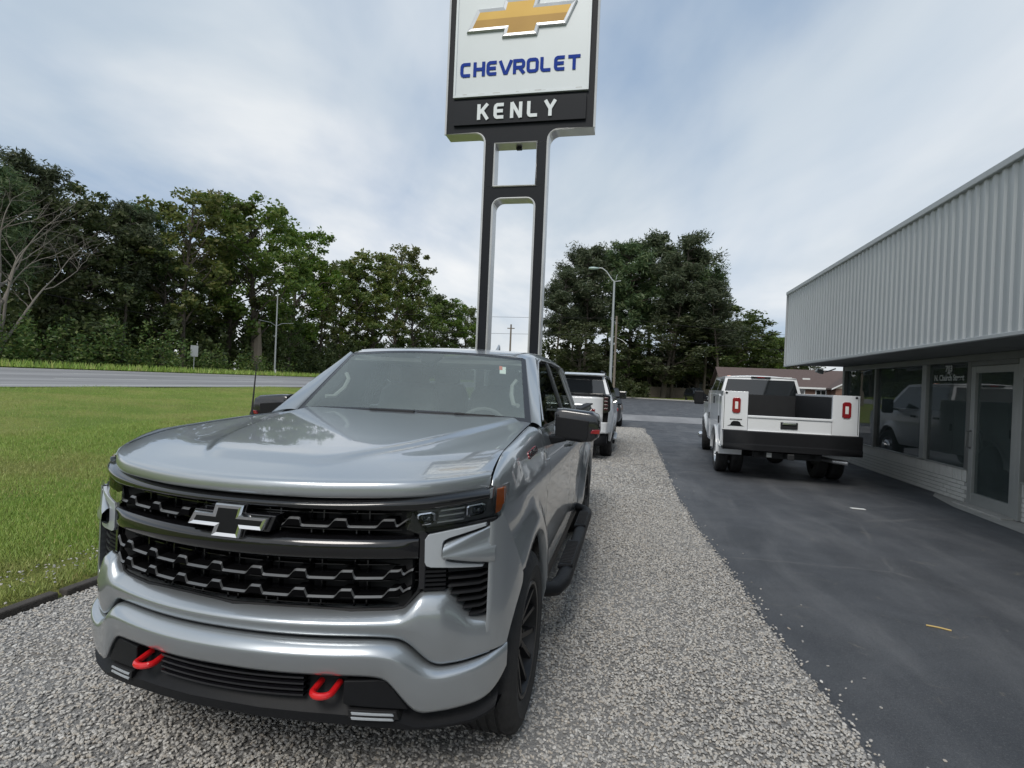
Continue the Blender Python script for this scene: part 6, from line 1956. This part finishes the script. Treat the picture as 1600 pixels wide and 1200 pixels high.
for i, (x, y, z, h, kind, lab) in enumerate(TREES):
    tk, cw = KINDS[kind][i % len(KINDS[kind])]
    nm = 'pine_tree' if kind == 'pine' else 'broadleaf_tree'
    e_ = tag(empty(nm, (x, y, z), rt_.uniform(0, 6.28)), lab, 'pine tree' if kind == 'pine' else 'tree', 'trees across the highway' if x < -30 else 'trees beyond the side street')
    wid = {'pine': 1.0, 'oak': 1.15, 'oakb': 1.05, 'tulip': 1.1}[kind]*rt_.uniform(.9, 1.12)
    if x > -30 and kind == 'oak': wid *= 1.5
    e_.scale = (h*wid, h*wid, h)
    a = place('trunk', tk, e_); place('crown', cw, e_)
    if lab.startswith('big green tree'):
        # thick pale lower trunk
        mb = MB(); mb.tube([(0, 0, -.02), (.002, 0, .05), (0, .002, .16), (0, 0, .30)], [.042, .032, .028, .018], 10, cap=False); mb.build('lower_trunk', MT['bark_trunk'], e_, True)

# bare dead tree on the far left
def dead_tree(loc, h):
    g = np.random.default_rng(77)
    e_ = tag(empty('dead_tree', loc), 'bare pale dead tree with spreading limbs at the far left', 'tree')
    mb = MB()
    def grow(p, d, L_, r, lvl):
        n = 5; pts = [p]; q = p.copy(); dd = d.copy()
        for i in range(n):
            dd = (dd + Vector(tuple(g.normal(size=3)*.13)) + Vector((0, 0, .04 if lvl else .0))).normalized()
            q = q + dd*L_/n; pts.append(q.copy())
        mb.tube(pts, [lerp(r, r*.45, i/n) for i in range(n+1)], 7 if lvl < 2 else 5, cap=False)
        if lvl >= 4: return
        for k in range(3 if lvl < 3 else 2):
            t_ = .45+.55*g.random(); j = min(n-1, int(t_*n)); s_ = pts[j].lerp(pts[j+1], t_*n-j)
            side = Vector(tuple(g.normal(size=3))); side = (side - side.dot(dd)*dd).normalized()
            nd = (dd*.75 + side*(.55+.35*g.random())).normalized()
            grow(s_, nd, L_*(.5+.2*g.random()), r*.38, lvl+1)
        grow(pts[-1], (dd+Vector(tuple(g.normal(size=3)*.2))).normalized(), L_*.62, r*.42, lvl+1)
    for d, L_, r in (((.05, -.02, 1), h*.40, .30), ((.30, .25, .80), h*.40, .12), ((.20, .16, .95), h*.42, .12), ((-.3, -.25, .9), h*.40, .12)):
        grow(Vector((0, 0, -.2 if r > .3 else h*.06)), Vector(d).normalized(), L_, r, 1 if r < .3 else 0)
    mb.build('branches', MT['bark_pale'], e_, True, 180)
dead_tree((-42.5, 30.3, 1.2), 15.0)

# dense undergrowth and the mass of trees further back, nobody could count these
g = np.random.default_rng(5)
def thicket(name, specs, per, size, mat, lab, cat, asp=.5, flat=.9):
    cent, rad = [], []
    for (x0, y0, z0, x1, y1, z1, n, hmin, hmax) in specs:
        for i in range(n):
            t_ = g.random(); x = lerp(x0, x1, t_)+g.normal()*1.1; y = lerp(y0, y1, t_)+g.normal()*1.1
            h = hmin+(hmax-hmin)*g.random()**1.4
            for zz in np.arange(.4, h, .75):
                w_ = .95*(1-.45*zz/h)
                cent.append((x+g.normal()*.45*w_, y+g.normal()*.45*w_, lerp(z0, z1, t_)+zz)); rad.append(.55+.45*g.random())
    me = leaf_mesh(name, cent, rad, per, size, asp, mat, g, flat, .3)
    o = place(name, me); return tag(o, lab, cat, kind='stuff')
thicket('roadside_shrubs', [(-41.5, 20, 1.2, -41.0, 46, 1.2, 55, 2.0, 4.6), (-41.5, 46, 1.2, -41.5, 60, 1.2, 26, 1.2, 2.8)], 42, .13, MT['bushleaf'], 'green roadside shrubs in front of the wood across the highway', 'shrubs')
thicket('wood_undergrowth', [(-45, 18, 1.2, -44, 140, 1.2, 200, 2.0, 5.5), (-50, 22, 1.2, -50, 170, 1.2, 260, 4, 8.0)], 32, .24, MT['leaf_dark'], 'dark undergrowth filling the wood across the highway', 'undergrowth')
thicket('far_wood', [(-58, 30, 1.2, -58, 200, 1.2, 190, 6, 10), (-52, 150, 1.2, -20, 190, .6, 26, 2.5, 5)], 22, .42, MT['leaf_dark'], 'dark mass of trees at the back of the left hand wood', 'wood')
thicket('wood_edge', [(-16, 104, .3, 14, 108, .3, 110, 4.5, 10), (14, 116, .3, 34, 116, .3, 50, 4, 8), (-5, 97, .2, 2.5, 93, .2, 22, 1, 2.4), (-14, 110, .3, 34, 122, .3, 80, 5, 11)], 30, .34, MT['leaf_dark'], 'dark undergrowth below the pines beyond the side street', 'undergrowth')
# unseen wood added behind the camera to darken the reflections
thicket('reflection_wood', [(-90, -75, .3, 90, -75, .0, 150, 3, 7), (-90, -82, .3, 90, -82, .0, 90, 4, 8)], 14, .8, MT['leaf_dark'], 'unseen wood added behind the viewpoint to darken reflections', 'wood')
# low shrub at the lamp pole side
thicket('verge_shrub', [(-1.2, 92.2, .2, 1.4, 91.5, .2, 10, 2.0, 4.0)], 60, .14, MT['bushleaf'], 'loose green shrub on the verge beyond the side street', 'shrub')

# ================================================================== poles, lamps, road sign, wires
MT['galv'] = pmat('galvanised_steel', (.36, .38, .39), .45, .6, .12, 5)
MT['woodpole'] = pmat('utility_pole_wood', (.17, .145, .12), .9, 0, .3, 3, bump=.3, bscale=30)
lp_ = tag(empty('street_lamp', (-1.38, 39, 0)), 'grey street lamp with curved arm and pale green head beyond the white SUV', 'street lamp')
mb = MB(); mb.tube([(0, 0, -.05), (0, 0, 4), (0, 0, 8.9)], [.115, .095, .065], 12); mb.build('pole', MT['galv'], lp_, True)
mb = MB(); mb.tube([(0, 0, 8.85), (-.18, 0, 9.02), (-.55, 0, 9.55), (-.85, 0, 9.78), (-1.05, 0, 9.80)], [.05, .045, .04, .035, .035], 8); mb.tube([(0, 0, 8.86), (.45, 0, 8.92)], .03, 6); mb.build('arm', MT['galv'], lp_, True)
mb = MB(); mb.lathe([(.001, -.52), (.09, -.48), (.14, -.35), (.15, -.15), (.10, .05), (.05, .22), (.001, .25)], 14, (0, 0, 0), 'x'); o = mb.build('lamp_head', pmat('lamp_head_green', (.33, .42, .40), .4, .2, .1, 4), lp_, True, 180, loc=(-1.28, 0, 9.78)); o.scale = (1, 1, .7)
mb = MB(); mb.tube([(.12, 0, 9.0), (.14, 0, 9.25), (.2, .05, 9.35)], .02, 6); mb.build('photo_cell', MT['galv'], lp_, True)
up_ = tag(empty('utility_pole', (-2.3, 80, 0)), 'brown wooden utility pole just right of the street lamp pole', 'utility pole')
mb = MB(); mb.tube([(0, 0, -.1), (0, 0, 11.6)], [.19, .13], 10); mb.build('pole', MT['woodpole'], up_, True)
mb = MB(); mb.tube([(0, 0, 8.6), (.9, -.4, 8.2), (1.4, -.6, 7.8)], .03, 6); mb.lathe([(.001, -.05), (.16, 0), (.12, .12), (.03, .2)], 10, (1.45, -.62, 7.65), 'z'); mb.build('lamp_bracket', MT['galv'], up_, True)
for i, (x, y, h, lab) in enumerate(((-16.3, 75, 9.6, 'thin wooden pole seen between the two sign posts'), (-13.3, 75.5, 9.4, 'thin wooden pole close to the right sign post'))):
    e_ = tag(empty('utility_pole', (x, y, 0)), lab, 'utility pole')
    mb = MB(); mb.tube([(0, 0, -.1), (0, 0, h)], [.16, .11], 8); mb.build('pole', MT['woodpole'], e_, True)
    mb = MB(); mb.box(-.5, .5, -.05, .05, h-.6, h-.48); mb.build('cross_arm', MT['woodpole'], e_)
e_ = tag(empty('utility_pole', (-38.9, 55.8, 1.25)), 'pale slim pole with lamp arms standing left of the pickup mirror', 'utility pole')
mb = MB(); mb.tube([(0, 0, -.1), (0, 0, 9.4)], [.11, .06], 8); mb.build('pole', MT['galv'], e_, True)
mb = MB()
for s_ in (-1, 1): mb.tube([(0, 0, 5.6), (s_*.35, s_*.5, 5.95), (s_*1.1, s_*1.55, 6.1)], .03, 6)
mb.build('lamp_arms', MT['galv'], e_, True)
e_ = tag(empty('road_sign', (-38.5, 43.5, 1.25)), 'small road sign on a thin post across the highway, back to the camera', 'sign')
mb = MB(); mb.box(-.03, .03, -.03, .03, -.1, 2.5); mb.build('post', MT['galv'], e_)
mb = MB(); mb.box(-.30, .30, -.05, -.035, 1.55, 2.55); o = mb.build('plate', MT['galv'], e_, bevel=.01); e_.rotation_euler = (0, 0, R(38))
e_ = tag(empty('marker_post', (-38.2, 55.0, 1.25)), 'short white marker post at the foot of the slim pole', 'post')
mb = MB(); mb.box(-.05, .05, -.03, .03, 0, .75); mb.build('post', MT['roadpaint'], e_, bevel=.01)
def wire(a, b, sag, lab):
    mb = MB(); a, b = Vector(a), Vector(b)
    mb.tube([a.lerp(b, t_)+Vector((0, 0, -sag*4*t_*(1-t_))) for t_ in frange(0, 1, 17)], .022, 5); o = mb.build('power_line', MT['dark'], None, True)
    tag(o, lab, 'wire', 'power lines')
wire((-60, 74, 11.6), (-2.3, 80, 11.3), .5, 'upper power line crossing behind the sign posts')
wire((-60, 74, 9.3), (-2.3, 80, 9.0), .6, 'lower power line crossing behind the sign posts')
wire((-2.3, 80, 11.3), (46, 84, 9.0), .6, 'upper power line crossing in front of the pines')
wire((-2.3, 80, 9.0), (46, 84, 7.2), .6, 'lower power line crossing in front of the pines')
wire((-44.5, 8, 8.8), (-44.5, 62, 6.2), .5, 'thin wire crossing the wood left of the road sign')

# ================================================================== houses
MT['redbrick'] = pmat('brown_brick', (.16, .095, .07), .85, 0, .35, 14)
MT['rooftile'] = pmat('brown_shingles', (.10, .072, .066), .9, 0, .25, 5)
MT['greyroof'] = pmat('grey_shingles', (.11, .115, .12), .9, 0, .2, 5)
MT['siding'] = pmat('white_siding', (.62, .63, .62), .7, 0, .05, 3)
MT['cream'] = pmat('cream_gable', (.46, .41, .33), .8, 0, .08, 3)
def house(name, lab, loc, rz, W_, D_, hw, hr, wall, roofm, gable=None):
    h_ = tag(empty(name, loc, rz), lab, 'house')
    mb = MB(); mb.box(-W_/2, W_/2, 0, D_, 0, hw); w_ = mb.build('wall', wall, h_)
    o = .5; mb = MB()
    mb.prism([(-o, hw-.18), (D_/2, hr), (D_+o, hw-.18), (D_+o, hw-.02), (D_/2, hr+.2), (-o, hw-.02)], lambda a, b, d: (d, a, b), -W_/2-o, W_/2+o); rf = mb.build('roof', roofm, h_)
    mb = MB()
    for s_ in (-1, 1): mb.prism([(.02, hw), (D_/2, hr-.05), (D_-.02, hw)], lambda a, b, d: (d, a, b), s_*W_/2-.05, s_*W_/2+.05)
    mb.build('gable_end', gable or wall, h_)
    mb = MB(); mb.box(-W_/2-o, W_/2+o, -o-.06, -o-.005, hw-.22, hw-.0); mb.build('gutter', MT['siding'], h_)
    return h_, rf
def hwin(h_, x, z, w_=1.1, hh=1.2, y=0):
    mb = MB(); mb.box(x-w_/2-.1, x+w_/2+.1, y-.06, y+.02, z-hh/2-.1, z+hh/2+.1); f = mb.build('window', MT['siding'], h_)
    for i in (-1, 1):
        mb = MB(); mb.box(x+i*w_/4-w_/4+.03, x+i*w_/4+w_/4-.03, y-.075, y-.062, z-hh/2, z+hh/2); mb.build('pane', MT['darkglass'], f)
hs, rf = house('brick_house', 'brown roofed brick house beyond the service truck, partly behind the shop', (21.5, 78, .1), 0, 19, 9, 2.55, 4.75, MT['redbrick'], MT['rooftile'], MT['cream'])
for x in (-7.0, -3.6, -.3, 2.2): hwin(hs, x, 1.55)
for x in (-1.3, .9):
    mb = MB(); mb.box(x-.45, x+.45, 1.6, 2.3, 3.35, 3.75); mb.build('skylight', MT['siding'], rf)
# projecting gable wing
mb = MB(); mb.box(3.2, 9.0, -2.2, 0, 0, 2.5); wg = mb.build('wing_wall', MT['redbrick'], hs)
mb = MB(); mb.prism([(3.0, 2.5), (6.1, 4.2), (9.2, 2.5)], lambda a, b, d: (a, d, b), -2.25, -2.15); mb.build('wing_gable', MT['cream'], hs)
mb = MB(); mb.prism([(2.6, 2.32), (6.1, 4.25), (9.6, 2.32), (9.6, 2.5), (6.1, 4.45), (2.6, 2.5)], lambda a, b, d: (a, d, b), -2.6, 3.5); mb.build('wing_roof', MT['rooftile'], hs)
mb = MB(); mb.prism([(2.6, 2.30), (6.1, 4.22), (9.6, 2.30), (9.6, 2.46), (6.1, 4.40), (2.6, 2.46)], lambda a, b, d: (a, d, b), -2.68, -2.605); mb.build('barge_board', MT['siding'], hs)
hwin(hs, 5.0, 1.5, 1.6, 1.3, -2.2); hwin(hs, 7.4, 1.5, 1.2, 1.3, -2.2)
h2, rf2 = house('white_house', 'small white house with grey roof under the pines', (11.0, 108, .2), R(-6), 10.5, 7, 2.6, 4.5, MT['siding'], MT['greyroof'])
for x in (-3.9, 0.6, 2.6): hwin(h2, x, 1.6, .9, 1.1)
mb = MB(); mb.box(-4.6, -2.6, -1.6, 0, 0, 2.5); mb.build('porch_wall', MT['siding'], h2)
mb = MB(); mb.prism([(-4.9, 2.4), (-3.6, 3.6), (-2.3, 2.4)], lambda a, b, d: (a, d, b), -1.9, 1.5); mb.build('porch_roof', MT['greyroof'], h2)
# dark board fence before the white house
fe = tag(empty('board_fence', (6, 99, .2)), 'dark board fence in front of the white house under the pines', 'fence')
mbp = MB(); mbp.box(-.07, .07, -.02, .02, 0, 1.75); pme = mbp.mesh('board', MT['woodpole'])
for i in range(120): place('board', pme, fe, loc=(-9+i*.152, .02*(i % 2), 0))
